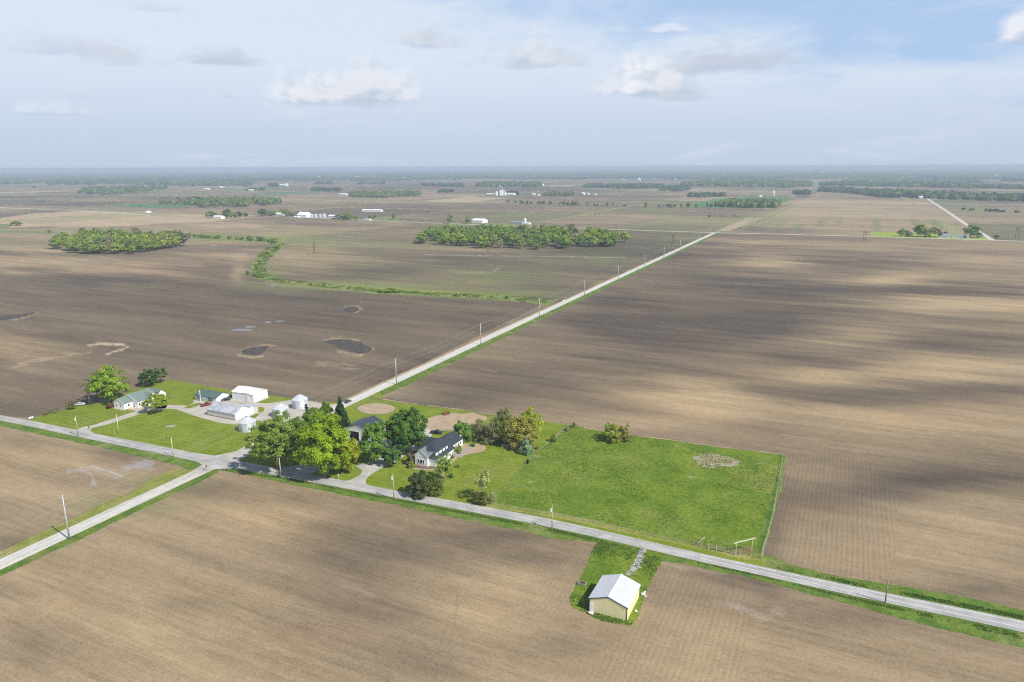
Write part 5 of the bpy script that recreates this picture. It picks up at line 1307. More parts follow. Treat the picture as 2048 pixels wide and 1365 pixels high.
g = G(1005, 898); r = empty('hen_run', (g[0], g[1], 0), TH, 'open wire hen run of thin posts between the windbreak and the hen house', 'hen run')
Lr, Wr = 11.5, 7.5; pb = []
for i in range(6):
    for y_ in (0, Wr):
        q = MB(); q.box(Lr*i/5-.05, y_-.05, 0, Lr*i/5+.05, y_+.05, 1.9); q.build('post', POLEW, r)
for j in (1, 2):
    for x_ in (0, Lr):
        q = MB(); q.box(x_-.05, Wr*j/3-.05, 0, x_+.05, Wr*j/3+.05, 1.9); q.build('post', POLEW, r)
q = MB()
for z_ in (1.0, 1.87):
    q.tube([(0,0,z_),(Lr,0,z_)], .03, 4); q.tube([(0,Wr,z_),(Lr,Wr,z_)], .03, 4); q.tube([(0,0,z_),(0,Wr,z_)], .03, 4); q.tube([(Lr,0,z_),(Lr,Wr,z_)], .03, 4)
q.build('rail', POLEW, r)

# ================================================================ VEHICLES
TYRE = simple('tyre_rubber', (.02,.02,.02), .8, .1); RIM = simple('rim_metal', (.5,.5,.52), .35, .05, 1, .6)
def vehicle(name, px, py, yaw, colr, label, cat, kind='car'):
    g = G(px, py); r = empty(name, (g[0], g[1], .07), yaw, label, cat)
    paint = simple('paint_'+name, colr, .25, .03, 1, 0, .6)
    W = .92 if kind == 'car' else .98; L = 2.3 if kind == 'car' else 2.85
    if kind == 'car': prof = [(-L,.35),(-L,.85),(-L+.15,.98),(-1.5,1.02),(1.1,.98),(L-.25,.82),(L,.65),(L,.35)]
    else: prof = [(-L,.5),(-L,1.1),(-.55,1.12),(1.35,1.12),(L-.2,1.02),(L,.85),(L,.45)]
    mb = MB(); n = len(prof)
    vs = [(x, -W, z) for x, z in prof] + [(x, W, z) for x, z in prof]
    mb.add(vs, [tuple(range(n)), tuple(range(2*n-1, n-1, -1))] + [(i, n+i, n+(i+1) % n, (i+1) % n) for i in range(n)])
    b_ = mb.build('body', paint, r)
    bv = b_.modifiers.new('bevel', 'BEVEL'); bv.width = .08; bv.segments = 2
    cab = [(-1.55,.98),(-1.0,1.46),(.35,1.48),(1.05,.96)] if kind == 'car' else [(-.6,1.1),(-.45,1.82),(.75,1.84),(1.4,1.1)]
    gl = MB(); w0, w1 = W-.06, W-.22
    gl.add([(x, -(w0 if i in (0, 3) else w1), z) for i, (x, z) in enumerate(cab)] + [(x, (w0 if i in (0, 3) else w1), z) for i, (x, z) in enumerate(cab)],
           [(0,1,2,3),(7,6,5,4),(0,4,5,1),(1,5,6,2),(2,6,7,3)])
    gl.build('windows', GLASS, r)
    rf = MB(); rf.box(cab[1][0]-.02, -w1-.01, cab[1][1]-.02, cab[2][0]+.02, w1+.01, cab[1][1]+.05)
    for i in (0, 1, 2):
        pass
    for sx in (-1, 1):
        rf.tube([(cab[0][0], sx*(w0+.01), cab[0][1]), (cab[1][0], sx*(w1+.01), cab[1][1])], .05, 4); rf.tube([(cab[3][0], sx*(w0+.01), cab[3][1]), (cab[2][0], sx*(w1+.01), cab[2][1])], .05, 4)
        rf.tube([((cab[0][0]+cab[3][0])/2, sx*(w0+.01), cab[0][1]), ((cab[1][0]+cab[2][0])/2, sx*(w1+.01), cab[1][1])], .05, 4)
    rf.build('roof', paint, r)
    if kind != 'car':
        bd = MB(); bd.box(-L+.12, -W+.1, 1.1, -.68, W-.1, 1.13); bd.build('cargo_bed', simple('bed_liner', (.03,.03,.035), .8), r)
    for x in (-L*.62, L*.62):
        for sy in (-1, 1):
            q = MB(); q.tube([(x, sy*(W-.2), .36), (x, sy*(W+.03), .36)], .36, 16); wv = q.build('wheel', TYRE, r)
            q = MB(); q.tube([(x, sy*(W+.02), .36), (x, sy*(W+.05), .36)], .2, 12); q.build('rim', RIM, wv)
    for sy in (-1, 1):
        q = MB(); q.box(L-.05, sy*.7-.16, .62, L+.03, sy*.7+.16, .8); q.build('headlight', WHITEP, r)
        q = MB(); q.box(-L-.02, sy*.75-.12, .75, -L+.05, sy*.75+.12, .95); q.build('tail_light', simple('tail_red', (.35,.02,.02), .3), r)
    return r
vehicle('pickup_truck', 413, 812, TH+math.radians(68), (.28,.012,.02), 'dark red pickup truck parked on the concrete between garage and long shed', 'pickup truck', 'truck')
vehicle('parked_car', 452.5, 801.5, TH+math.radians(55), (.02,.024,.035), 'dark blue car parked at the gable end of the green-roofed garage', 'car')
vehicle('parked_car', 461.5, 795.5, TH+math.radians(90), (.03,.035,.04), 'dark car half hidden at the left corner of the big white barn', 'car')
vehicle('parked_car', 161, 811, TH+math.radians(40), (.75,.76,.78), 'white car parked under the bare trees at the edge of the west lawn', 'car')
vehicle('pickup_truck', 873, 868, TH+math.radians(10), (.015,.017,.022), 'black pickup parked on the drive behind the farmhouse', 'pickup truck', 'truck')
vehicle('parked_car', 696, 805.5, TH+math.radians(96), (.06,.065,.075), 'small dark car driving on the gravel road beside the spruce', 'car')

# ================================================================ POLES AND WIRES
def steel_pole(s, t, h, label, gname):
    x, y = ST(s, t); r = empty('utility_pole', (x, y, 0), TH, label, 'utility pole', gname)
    q = MB(); q.tube([(0,0,-.3),(0,0,h)], [.30,.15], 10); q.build('pole', STEEL, r, smooth=True)
    for z_, d in ((h-.4, 1), (h-2.1, -1), (h-3.8, 1)):
        q = MB(); q.tube([(0,0,z_),(.75*d,0,z_+.12)], [.05,.04], 6); q.tube([(.75*d,0,z_+.05),(.75*d,0,z_+.45)], .09, 6); q.build('insulator', GRTRIM, r)
    return r
PA = [(1075,984),(770,715),(690.5,648),(635,597),(592,560),(560,532),(535,510),(517,494)]
sA = -157.8*K
tA = [-15+92.34*K-80, 92.34*K, 226.3*K, 298.31*K, 370.76*K, 447.37*K, 523.62*K, 599.84*K, 668.51*K, 738*K, 808*K, 878*K, 948*K]
tA[0] = 92.34*K-104
names_A = ['leftmost', 'steel pole nearest the camera at the lower left beside the gravel road', 'first steel pole up the gravel road past the grove', 'second steel pole up the gravel road past the grove', 'third steel pole up the gravel road past the grove', 'fourth steel pole past the grove on the gravel road', 'fifth steel pole past the grove on the gravel road', 'sixth steel pole past the grove on the gravel road', 'steel pole just short of the twin-legged power pylon', 'steel pole nearest the far crossroads on the gravel road', 'steel pole standing beyond the far crossroads', 'second steel pole beyond the far crossroads', 'third steel pole beyond the far crossroads']
for i, t_ in enumerate(tA):
    if i == 0: continue
    steel_pole(sA if i < 10 else sA+8, t_, 16.2 if i == 1 else 15.5, names_A[i], 'steel poles along the gravel road')
def wire_run(name, pts, sag, rad, label, group, mat):
    mb = MB()
    for a_, b_ in zip(pts[:-1], pts[1:]):
        P = []
        for i in range(9):
            u = i/8; P.append((a_[0]+(b_[0]-a_[0])*u, a_[1]+(b_[1]-a_[1])*u, a_[2]+(b_[2]-a_[2])*u - sag*4*u*(1-u)))
        mb.tube(P, rad, 4, False)
    o = mb.build(name, mat); return tagit(o, label, 'wire', group)
WIRE = simple('aluminium_wire', (.52,.50,.46), .45, .05, 1, .3)
for d, dz, lab in ((1, .0, 'highest'), (-1, -1.7, 'middle'), (1, -3.4, 'lowest')):
    wire_run('power_line', [(*ST(sA+.75*d, t_), 15.6+dz+(.6 if i == 1 else 0)) for i, t_ in enumerate(tA)], 1.5, .035, lab+' of the wires strung between the steel poles', 'wires on the steel poles', WIRE)
def wood_pole(px, py, h, label, arm=True, can=False, lamp=False, group='wooden poles by the asphalt road', mat=None):
    g = G(px, py); r = empty('utility_pole' if not lamp else 'yard_lamp', (g[0], g[1], 0), TH, label, 'utility pole' if not lamp else 'lamp post', group if not lamp else None)
    q = MB(); q.tube([(0,0,-.2),(0,0,h)], [.19,.12], 8); q.build('pole', mat or POLEW, r, smooth=True)
    if arm:
        q = MB(); q.tube([(0,0,h),(0,0,h+.4)], .08, 6); q.tube([(0,-.3,h-.6),(0,.3,h-.5)], .06, 6); q.build('insulator', GRTRIM, r)
    if can:
        q = MB(); q.tube([(-.45,0,h-2.4),(-.45,0,h-1.2)], .3, 12); q.build('transformer', WHITEP, r)
    if lamp:
        q = MB(); q.tube([(0,0,h-.2),(.5,-.3,h+.1)], .05, 6); q.blob((.6,-.36,h+.02), (.3,.25,.16), 8, 5, 1, .03); q.build('lamp_head', WHITEP, r)
    return r
PB = [(-40,828,10,'x'),(157,874,10.2,'wooden pole with white transformer by the mouth of the concrete drive'),(347,915,9.0,'pale pole without crossarm beside the road left of the crossroads'),(562,957,8.8,'pale pole between the road and the field below the grove'),(788,1000,10.4,'wooden pole with transformer at the farmhouse drive'),(1104,1060,9,'wooden pole with small transformer left of the field shed'),(1770,1207,8.6,'thin dark pole at the lower right beside the road')]
for i, (x, y, h, lab) in enumerate(PB):
    if i == 0: continue
    wood_pole(x, y, h, lab, can=i in (1, 4, 5), mat=WOODP if i in (2, 3) else (WOOD if i == 6 else None))
wpts = [(*G(x, y), h-.1+.4) for x, y, h, _ in PB]
wire_run('power_line', wpts, .8, .014, 'single thin wire between the wooden poles along the asphalt road', None, WIRE)
wood_pole(238, 867, 9.2, 'leaning pale pole on the lawn beside the concrete drive', False, mat=WOODP, group=None)
wood_pole(786, 921, 5.4, 'white-topped yard lamp beside the farmhouse drive', False, lamp=True)
g = G(492.5, 811); r = empty('utility_pole', (g[0], g[1], 0), TH+.15, 'T-shaped pole with long crossarm between the white barn and long shed', 'utility pole')
q = MB(); q.tube([(0,0,0),(0,0,6.8)], [.17,.13], 8); q.build('pole', WOOD, r)
q = MB(); q.box(-2.6,-.1,6.3,2.4,.1,6.5); q.build('crossarm', WOOD, r)
for sx in (-2.3, -1.1, 1.1, 2.1):
    q = MB(); q.tube([(sx,0,6.5),(sx,0,6.75)], .06, 6); q.build('insulator', GRTRIM, r)
g = G(401.5, 803.5); r = empty('flag_pole', (g[0], g[1], 0), 0, 'white post standing in front of the green-roofed garage', 'post')
q = MB(); q.tube([(0,0,0),(0,0,5.6)], .17, 8); q.build('post', WHITEP, r); q = MB(); q.blob((0,0,5.75), (.35,.35,.3), 8, 6, 1, .02); q.build('lamp', WHITEP, r)
# transmission line: two-legged wooden pylons
HT = 19.5
hp_ = [(-1200, 560), (-943.9, 669.5), (-684.9, 795.9), (-465.1, 905.1), (-245.4, 1092.9), (19.0, 1279.7), (250.4, 1450.6), (520, 1640)]
hl = ['', 'power pylon standing in front of the left woodlot', 'tall dark power pylon alone in the field right of the ditch', 'power pylon in front of the long woodlot', 'twin-legged power pylon beside the gravel road', 'twin-legged power pylon in the middle of the big right field', 'power pylon at the right edge near the far lane', '']
DKW = simple('creosoted_wood', (.10,.075,.06), .9, .15, 3)
tops = []
for i, (s, t) in enumerate(hp_):
    s0, t0 = hp_[max(i-1, 0)]; s1, t1 = hp_[min(i+1, 7)]
    an = math.atan2(t1-t0, s1-s0)+PI/2+TH
    x, y = ST(s, t); tops.append((x, y, an))
    if not hl[i]: continue
    r = empty('power_pylon', (x, y, 0), an, hl[i], 'power pylon', 'two-legged pylons of the transmission line')
    for sx in (-2.6, 2.6):
        q = MB(); q.tube([(sx,0,-.3),(sx,0,HT)], [.34,.24], 8); q.build('pole', DKW, r)
    q = MB(); q.box(-6.2,-.18,HT-2.6,6.2,.18,HT-2.2); q.build('crossarm', DKW, r)
    q = MB(); q.tube([(-2.6,0,HT-5.5),(2.6,0,HT-2.8)], .12, 6); q.tube([(2.6,0,HT-5.5),(-2.6,0,HT-2.8)], .12, 6); q.build('brace', DKW, r)
    for sx in (-5.6, 0, 5.6):
        q = MB(); q.tube([(sx,0,HT-2.6),(sx,0,HT-4.2)], .12, 6); q.build('insulator', GRTRIM, r)
    pd = MB(); pd.box(-4.6,-1.6,.02,4.6,1.6,.08); pd.build('grass_pad', TANW, r)
for sx, lab in ((-5.6, 'nearest to the gravel crossroads'), (0, 'centre'), (5.6, 'farther outer')):
    wire_run('power_line', [(x+sx*math.cos(an), y+sx*math.sin(an), HT-4.2) for x, y, an in tops], 3.0, .03, {'n': 'near outer wire of the transmission line crossing the far fields', 'c': 'centre wire of the transmission line crossing the far fields', 'f': 'far outer wire of the transmission line crossing the far fields'}[lab[0]], 'transmission line wires', WIRE)

# ================================================================ FENCES
def fence(pts, step, h, label, rails=2, mat=None, name='field_fence', rmat=None, pr=.06, rr=.018, world=False, group=None):
    w = pts if world else [G(*p) for p in pts]
    r = empty(name, (w[0][0], w[0][1], 0), 0, label, 'fence', group); ox, oy = w[0]
    L = [0]
    for a_, b_ in zip(w[:-1], w[1:]): L.append(L[-1]+math.dist(a_, b_))
    n = min(100, int(L[-1]/step)+1); rr_ = random.Random(int(L[-1]*7)); proto = None; prev = None; rl = MB()
    def at(d):
        i = max(k_ for k_ in range(len(L)-1) if L[k_] <= d+1e-6); u = (d-L[i])/(L[i+1]-L[i])
        return (w[i][0]+(w[i+1][0]-w[i][0])*u-ox, w[i][1]+(w[i+1][1]-w[i][1])*u-oy)
    for i in range(n):
        p = at(L[-1]*i/(n-1)*.9999)
        if proto is None:
            q = MB(); q.tube([(0,0,-.1),(0,0,h)], [pr,pr*.8], 6); proto = q.build('post', mat or POLEW, r); o = proto
        else:
            o = proto.copy(); col.objects.link(o); o.parent = r
        o.location = (p[0], p[1], 0); o.rotation_euler = (rr_.uniform(-.05,.05), rr_.uniform(-.05,.05), 0)
        if prev is not None:
            for k_ in range(rails):
                z_ = h*(.93-.8*k_/max(1, rails)); rl.tube([(prev[0],prev[1],z_),(p[0],p[1],z_)], rr, 4, False)
        prev = p
    rl.build('wire' if rr < .03 else 'rail', rmat or WIRE, r)
    return r
FW = simple('fence_wire', (.25,.25,.24), .6, .1)
fence([(970,1007),(1035,1020),(1104,1030),(1200,1049),(1300,1072),(1400,1094),(1470,1108),(1507,1114)], 3.4, 1.5, 'thin wire fence with grey posts along the roadside of the pasture', 4, FWP := simple('grey_post', (.36,.36,.31), .9, .15), rmat=FW, rr=.016)
fence([(1523,1118),(1533,1080),(1546,1030),(1558,965),(1566,913)], 3.6, 1.35, 'pale fence running up the right side of the pasture', 2, FWP, rmat=simple('weathered_rail', (.42,.41,.35), .9, .15), rr=.035)
fence([(1566,911),(1420,891),(1270,870),(1200,860),(1140,849),(1100,842),(1010,831),(936,820),(850,809),(768,798)], 6.5, 1.35, 'long wire fence between the pasture and the big ploughed field', 3, FWP, rmat=FW, rr=.016)
fence([(1138,852),(1105,880),(1076,906),(1035,948),(990,998)], 4.5, 1.25, 'overgrown fence between the garden lawn and the pasture', 3, FWP, rmat=FW, rr=.015)
fence([(880,864),(905,866),(925,872)], 3, 1.5, 'dark board fence behind the farmhouse', 3, WOOD, rmat=WOOD, rr=.06, name='board_fence')
fence([(741,797),(752,800),(766,802)], 2.5, 1.3, 'short brown board fence at the corner of the dark field', 3, WOOD, rmat=WOOD, rr=.07, name='board_fence')
fence([(950,827),(965,832),(985,833),(1005,833)], 2.5, 1.4, 'ramshackle corral boards at the end of the bare paddock', 3, WOOD, rmat=WOOD, rr=.06, name='board_fence')
fence([(1388,1090),(1408,1098),(1424,1101),(1440,1103),(1458,1107),(1480,1112)], 2.2, 1.9, 'grey wooden corral by the lower right corner of the pasture', 3, WOODP, rmat=WOOD, rr=.07, name='corral_fence', pr=.11)
def ring_pts(n=40):
    return [(753+40*math.cos(2*PI*i/n), 818-12.5*math.sin(2*PI*i/n)) for i in range(n+1)]
fence(ring_pts(), 3.0, 1.4, 'round wire pen around the sandy riding ring', 2, FWP, rmat=FW, rr=.02, name='round_pen')
# entrance arch of the pasture
g0, g1 = G(1471, 1111), G(1503, 1103); an = math.atan2(g1[1]-g0[1], g1[0]-g0[0]); Lg = math.dist(g0, g1)
r = empty('gate_arch', (g0[0], g0[1], 0), an, 'tall gate of two thin posts and a pale overhead beam at the pasture corner', 'gate')
for x_ in (0, Lg):
    q = MB(); q.tube([(x_,0,-.1),(x_,0,4.35)], .11, 8); q.build('post', WOODP, r)
q = MB(); q.box(-1.0,-.11,4.32,Lg+1.1,.11,4.58); q.build('beam', simple('bleached_beam', (.62,.60,.49), .8, .08), r)
g = G(1393, 1092); r = empty('fallen_rail', (g[0], g[1], 0), .35, 'pale rail leaning against the corral posts', 'rail')
q = MB(); q.tube([(0,0,.6),(3.6,.8,2.0)], .07, 6); q.build('rail', WOODP, r)

# ================================================================ SMALL THINGS
def small(name, px, py, rz, label, cat): g = G(px, py); return empty(name, (g[0], g[1], .04), rz, label, cat)
def mailbox(px, py, label, c=(.03,.03,.03), h=1.1, rz=0.4):
    r = small('mailbox', px, py, rz, label, 'mailbox')
    q = MB(); q.box(-.06,-.06,0,.06,.06,h); q.build('post', WOOD if c[0] < .3 else WOODP, r)
    q = MB(); q.box(-.25,-.4,h,.25,.4,h+.28); q.tube([(0,-.4,h+.28),(0,.4,h+.28)], .25, 12); q.build('box', simple('mailbox_paint', c, .4), r)
mailbox(178.5, 860, 'black mailbox at the mouth of the concrete drive')
mailbox(413.5, 942, 'dark marker box on a post at the crossroads', (.04,.06,.12), 1.9)
mailbox(677, 958.5, 'pale mailbox on the green island under the big tree', (.6,.6,.58), 1.5)
for (x, y, h, c, lab) in ((229, 868, 1.9, (.75,.65,.08), 'yellow cable marker on the lawn beside the leaning pole'), (868, 739+0, 1.5, (.8,.8,.8), 'white delineator post right of the gravel road above the first steel pole'), (992, 677, 1.5, (.8,.8,.8), 'white delineator post right of the gravel road above the second steel pole')):
    r = small('marker_post', x, y, 0, lab, 'marker post'); q = MB(); q.tube([(0,0,0),(0,0,h)], .09, 6); q.build('post', simple('marker_paint', c, .6), r); q = MB(); q.box(-.13,-.03,h-.5,.13,.03,h); q.build('plate', simple('marker_plate', c, .6), r)
r = small('propane_tank', 62, 838, 1.0, 'small white object lying at the road edge left of the west lawn', 'tank'); q = MB(); q.tube([(-1.0,0,.5),(1.0,0,.5)], .42, 12); q.build('tank', WHITEP, r); q = MB(); q.box(-.7,-.3,0,-.5,.3,.2); q.box(.5,-.3,0,.7,.3,.2); q.build('leg', GRTRIM, r)
r = small('feed_trough', 892, 829, TH, 'rusty round feeder in the bare paddock', 'feeder'); q = MB(); q.tube([(0,0,0),(0,0,.7)], 1.9, 20, False); q.tube([(0,0,.0),(0,0,.7)], 1.75, 20, False); q.build('ring', simple('rusty_steel', (.24,.10,.05), .9, .2), r); q = MB(); q.tube([(0,0,.02),(0,0,.3)], 1.7, 16); q.build('hay', simple('hay', (.16,.09,.05), .95, .3), r)
r = small('stock_tank', 1164, 1169, TH, 'open square concrete box in the grass left of the yellow shed', 'trough')
q = MB()
for b_ in ((-1.2,-.9,0,1.2,-.7,.6),(-1.2,.7,0,1.2,.9,.6),(-1.2,-.7,0,-1.0,.7,.6),(1.0,-.7,0,1.2,.7,.6)): q.box(*b_)
q.build('side', WOOD, r); q = MB(); q.box(-1.0,-.7,.02,1.0,.7,.1); q.build('bottom', MUD, r)
for i, (x, y, s_, lab) in enumerate([(1286,1190,.7,'pale limestone block right of the shed near its back corner'),(1289,1186,.5,'small pale stone beside the limestone block'),(1272,1224,.55,'flat white stone right of the yellow shed front'),(1291,1194,.45,'smallest pale stone at the edge of the ploughing by the shed'),(1182,1228,.9,'grey slab at the left front corner of the yellow shed')]):
    r = small('stone', x, y, i*.7, lab, 'stone')
    q = MB(); q.blob((0,0,s_*.35), (s_,s_*.8,s_*.5), 8, 5, i+3, .25); q.build('stone_block', simple('limestone', (.62,.60,.55), .9, .1), r)
r = small('stone_slab', 341+0, 853, 0.3, 'bare concrete well cover in the middle of the big lawn', 'slab'); q = MB(); q.box(-2.2,-1.2,0,2.2,1.2,.08); q.build('slab', hard_mat('mossy_slab', (.30,.30,.22), (.38,.37,.30), .5, 2, .15), r); q = MB(); q.tube([(0,0,.08),(0,0,.3)], .4, 12); q.build('cover', CONC, r)
for i, (x, y, lab) in enumerate([(1202,1160,'')][:0]): pass
# bench-like culvert headwall by the crossroads of ditch and gravel road
r = small('culvert_rail', 1127, 603, TH+PI/2, 'white culvert rail where the ditch meets the gravel road', 'guard rail'); q = MB(); q.box(-3,-.1,.4,3,.1,.8); q.build('rail', WHITEP, r)
for x_ in (-2.7, 0, 2.7):
    q = MB(); q.box(x_-.1,-.08,0,x_+.1,.08,.8); q.build('post', WHITEP, r)

# ================================================================ FAR FARMS
FARW = simple('far_white_wall', (.80,.80,.80), .6, .04); FARR = simple('far_white_roof', (.84,.85,.87), .5, .04); GREYR = simple('far_grey_roof', (.26,.29,.33), .7, .08); FRED = simple('far_red_wall', (.34,.10,.07), .7, .1); FGRN = simple('far_green_roof', (.22,.40,.36), .6, .05)
def far_bld(name, px, py, wpx, dep, he, hr, label, cat, wall=None, roof=None, group=None, axis='x', rz=None):
    """gabled farm building: px,py = middle of its front foot, wpx = width in the picture"""
    g = G(px, py); L = wpx*mpp(px, py)/.93
    r = empty(name, (g[0], g[1], 0), TH if rz is None else rz, label, cat, group)
    gable_parts(r, -L/2, 0, L, dep, he, hr, wall or FARW, roof or FARR, axis, .4, .2)
    return r
far_bld('barn', 434, 438, 17, 12, 5, 7.5, 'small white arched-looking shed at the left end of the far road farms', 'shed')
far_bld('farm_barn', 603.5, 435.5, 20, 22, 6, 13, 'steep-roofed white barn left of the far grain bins', 'barn')
far_bld('farmhouse', 555, 432, 26, 12, 4, 7.5, 'white farmhouse half hidden by round trees on the far road', 'house')
far_bld('annex', 592, 436, 10, 8, 2.2, 3.5, 'low white lean-to at the foot of the steep-roofed barn', 'shed')
for i, (x, w_) in enumerate(((625, 6), (632, 6.5), (641, 6.5), (648.5, 7.5))):
    g = G(x, 435.8); d_ = w_*mpp(x, 435.8); r = empty('grain_bin', (*g, 0), 0, ['leftmost and smallest far grain bin beside the steep-roofed barn', 'second far grain bin from the steep-roofed barn', 'third far grain bin from the steep-roofed barn', 'widest far grain bin at the right end of the row'][i], 'grain bin', 'far grain bins')
    q = MB(); q.cone(0,0,0,6.5+.5*i,d_/2,d_/2,20); q.build('wall', BINR, r); q = MB(); q.cone(0,0,6.5+.5*i,9+.5*i,d_/2+.3,.3,20); q.build('roof', BINR, r)
far_bld('machine_shed', 664, 436, 18, 16, 4, 6.5, 'long low white shed right of the far grain bins', 'shed')
far_bld('machine_shed', 670, 439, 14, 10, 2.5, 3.6, 'dark low shed in front of the far white shed', 'shed', TRIM, GREYR)
far_bld('garden_shed', 732, 441, 14, 9, 2.6, 4.0, 'pale green roofed shed among bushes beyond the far road', 'shed', FARW, FGRN)
far_bld('livestock_barn', 743, 424, 36, 14, 4.5, 6.5, 'long white livestock barn standing askew in the far field', 'barn', rz=TH+.22)
far_bld('white_hall', 954, 447, 22, 26, 6, 9.5, 'large white hall beyond the long woodlot', 'hall')
far_bld('grey_barn', 1033, 449, 22, 14, 4, 6, 'grey weathered barn beyond the right half of the long woodlot', 'barn', GRTRIM, GREYR)
far_bld('white_shed', 1055, 449.5, 8, 9, 2.5, 4, 'tiny white shed right of the grey weathered barn', 'shed')
r_ = small('silo', 1050, 448, 0, 'short white silo behind the grey weathered barn', 'silo'); q = MB(); q.cone(0,0,0,9,3,3,16); q.build('wall', FARW, r_); q = MB(); q.blob((0,0,9), (3,3,2.6), 12, 8, 1, 0); q.build('dome', FARR, r_)
# grain elevator
far_bld('elevator_barn', 982, 391.5, 20, 24, 5, 8, 'long pink-walled shed at the left of the grain elevator', 'barn', simple('faded_red_wall', (.55,.30,.27), .7, .08), FARR)
far_bld('elevator_shed', 1019, 391, 16, 24, 6, 9.5, 'white shed at the right of the grain elevator', 'shed')
for i, (x, w_, h) in enumerate(((993, 5, 13), (1001, 6, 17), (1004.5, 5, 20), (1010, 4, 13))):
    g = G(x, 391.5); d_ = w_*mpp(x, 391.5); r_ = empty('elevator_bin', (*g, 0), 0, ['low bin at the left of the grain elevator', 'big white bin at the middle of the grain elevator', 'tallest white bin of the grain elevator', 'right-hand bin of the grain elevator'][i], 'grain bin', 'bins of the grain elevator')
    q = MB(); q.cone(0,0,0,h,d_/2,d_/2,18); q.build('wall', FARR, r_); q = MB(); q.cone(0,0,h,h+5,d_/2+.3,.4,18); q.build('roof', FARR, r_)
r_ = small('elevator_tower', 1001.5, 391, 0, 'thin lattice leg tower rising above the grain elevator', 'tower'); q = MB()
for sx in (-1.6, 1.6):
    for sy in (-1.6, 1.6): q.tube([(sx,sy,0),(sx*.7,sy*.7,38)], .3, 4)
q.build('mast', GRTRIM, r_); q = MB(); q.box(-2,-2,37,2,2,41); q.build('head_house', FARR, r_); q = MB(); q.tube([(0,0,37),(20,0,18)], .5, 6); q.tube([(0,0,37),(-18,0,14)], .5, 6); q.build('spout', FARR, r_)
far_bld('grey_house', 1887, 476.5, 13, 9, 3.0, 7.2, 'blue-grey roofed white house among trees at the right farm', 'house', FARW, GREYR)
far_bld('grey_house_wing', 1893, 476.3, 7, 12, 3.0, 5.2, 'white front-gabled wing joined to the blue-grey house', 'house', FARW, simple('blue_grey_roof', (.30,.36,.44), .7, .06), axis='y')
far_bld('white_shed', 1911, 476.5, 9, 9, 2.8, 4.4, 'white shed just right of the blue-grey house', 'shed', FARW, GREYR)
far_bld('white_garage', 1927, 477, 12, 10, 3.0, 4.8, 'wide white garage with grey roof at the right farm', 'garage', FARW, GREYR)
far_bld('pink_shed', 1816, 472, 5, 6, 2.2, 3.4, 'tiny pinkish shed behind the left trees of the right farm', 'shed', simple('pinkish', (.6,.45,.42), .7), FARR)
for i, (x, y, w_, h, lab) in enumerate([(292,426,4,5,'tiny white hut alone in the pale stubble field'),(885,384,9,8,'white barn left of a dark clump beyond the field'),(1066,391,5,8,'white cottage at the left of the spread-out far hamlet'),(1076,392,4,6,'small grey shed second in the spread-out far hamlet'),(1105,392,4,6,'small white shed in front of the hamlet trees'),(1166,390,5,10,'orange-topped building at the right of the far hamlet'),(1176,390,4,7,'white shed beside the orange-topped building'),(1190,391,4,6,'last white shed at the right end of the hamlet'),(500,382,7,8,'white house beside a clump on the dark far field'),(565,373,14,14,'cluster barn with bright roof near the dark round clump'),(572,373,5,18,'white gabled barn right beside the cluster barn'),(412,380,10,8,'long white shed below the left far woods'),(441,376,4,9,'little white barn right of the long white shed'),(474,371,4,8,'small white gable in the left far woods clearing'),(685,391,14,8,'white low barn touching the square wood in the centre'),(1018+66,372,5,12,'white tank between far woods above the elevator'),(1521,396,4,9,'white silo-like barn beyond the bright green crop'),(1278,363,4,26,'tall white tower block on the far horizon fields'),(1842,398,5,9,'white-roofed house where the far lane enters the woods'),(2025,377,8,14,'white barn near the right edge below the far woods'),(1547,393,2,22,'slim white silo right of the barn beyond the green crop'),(320,364,8,11,'white house at the far end of the left woods'),(305,353+1,9,14,'white farm building left of the first far village'),(250,354,10,14,'pale farm building in the left middle of the horizon'),(41,366,5,9,'white house in front of the wood at far left'),(80,365,4,8,'second white house in front of the wood at far left')]):
    far_bld('distant_barn', x, y, w_, 14, h*.62, h, lab, 'building')
# scatter of pale roofs toward the horizon
r9 = random.Random(99)
gs = 'pale buildings scattered toward the horizon'
proto = None
for i in range(170):
    x = r9.uniform(-20, 2070); dep = .17 + .85*r9.random()**1.5
    R_ = H/math.tan(math.radians(dep)); a = math.atan((x-1024)/F)
    X_, Y_ = R_*math.sin(a), R_*math.cos(a); L = R_*.0016*r9.uniform(.6, 3.2); hh = max(6, R_*.0011)*r9.uniform(.7, 1.2)
    if proto is None:
        q = MB(); q.add([(-.5,-.5,0),(.5,-.5,0),(.5,.5,0),(-.5,.5,0),(-.5,-.5,.6),(.5,-.5,.6),(.5,.5,.6),(-.5,.5,.6),(-.5,0,1),(.5,0,1)], [(0,1,5,4),(2,3,7,6),(1,2,6,9,5),(3,0,4,8,7),(4,5,9,8),(6,7,8,9)])
        o = proto = q.build('distant_building', FARR)
    else: o = proto.copy(); col.objects.link(o)
    o.location = (X_, Y_, 0); o.scale = (L, 22, hh); o.rotation_euler = (0, 0, TH if r9.random() < .7 else TH+.4)
    tagit(o, 'speck-sized pale building among the hazy woods toward the horizon', 'building', gs)
# masts
def mast(px, py, ptop, label, rad=2.0):
    g = G(px, py); h = min(123.0, hgt(px, py, ptop)); r = empty('radio_mast', (*g, 0), 0, label, 'mast')
    q = MB(); q.tube([(0,0,0),(0,0,h)], [rad,rad*.6], 6); q.build('mast', FARR, r); q = MB(); q.tube([(0,0,h*.6),(0,0,h*.62)], rad*1.8, 6); q.build('platform', FARR, r)
mast(394, 352, 324, 'thin radio mast on the horizon at the left', 2.6)
mast(1849, 373, 359, 'thin white mast above the right far woods', .9)
mast(1617, 350, 332, 'faint mast on the horizon above the straight field track', 3)
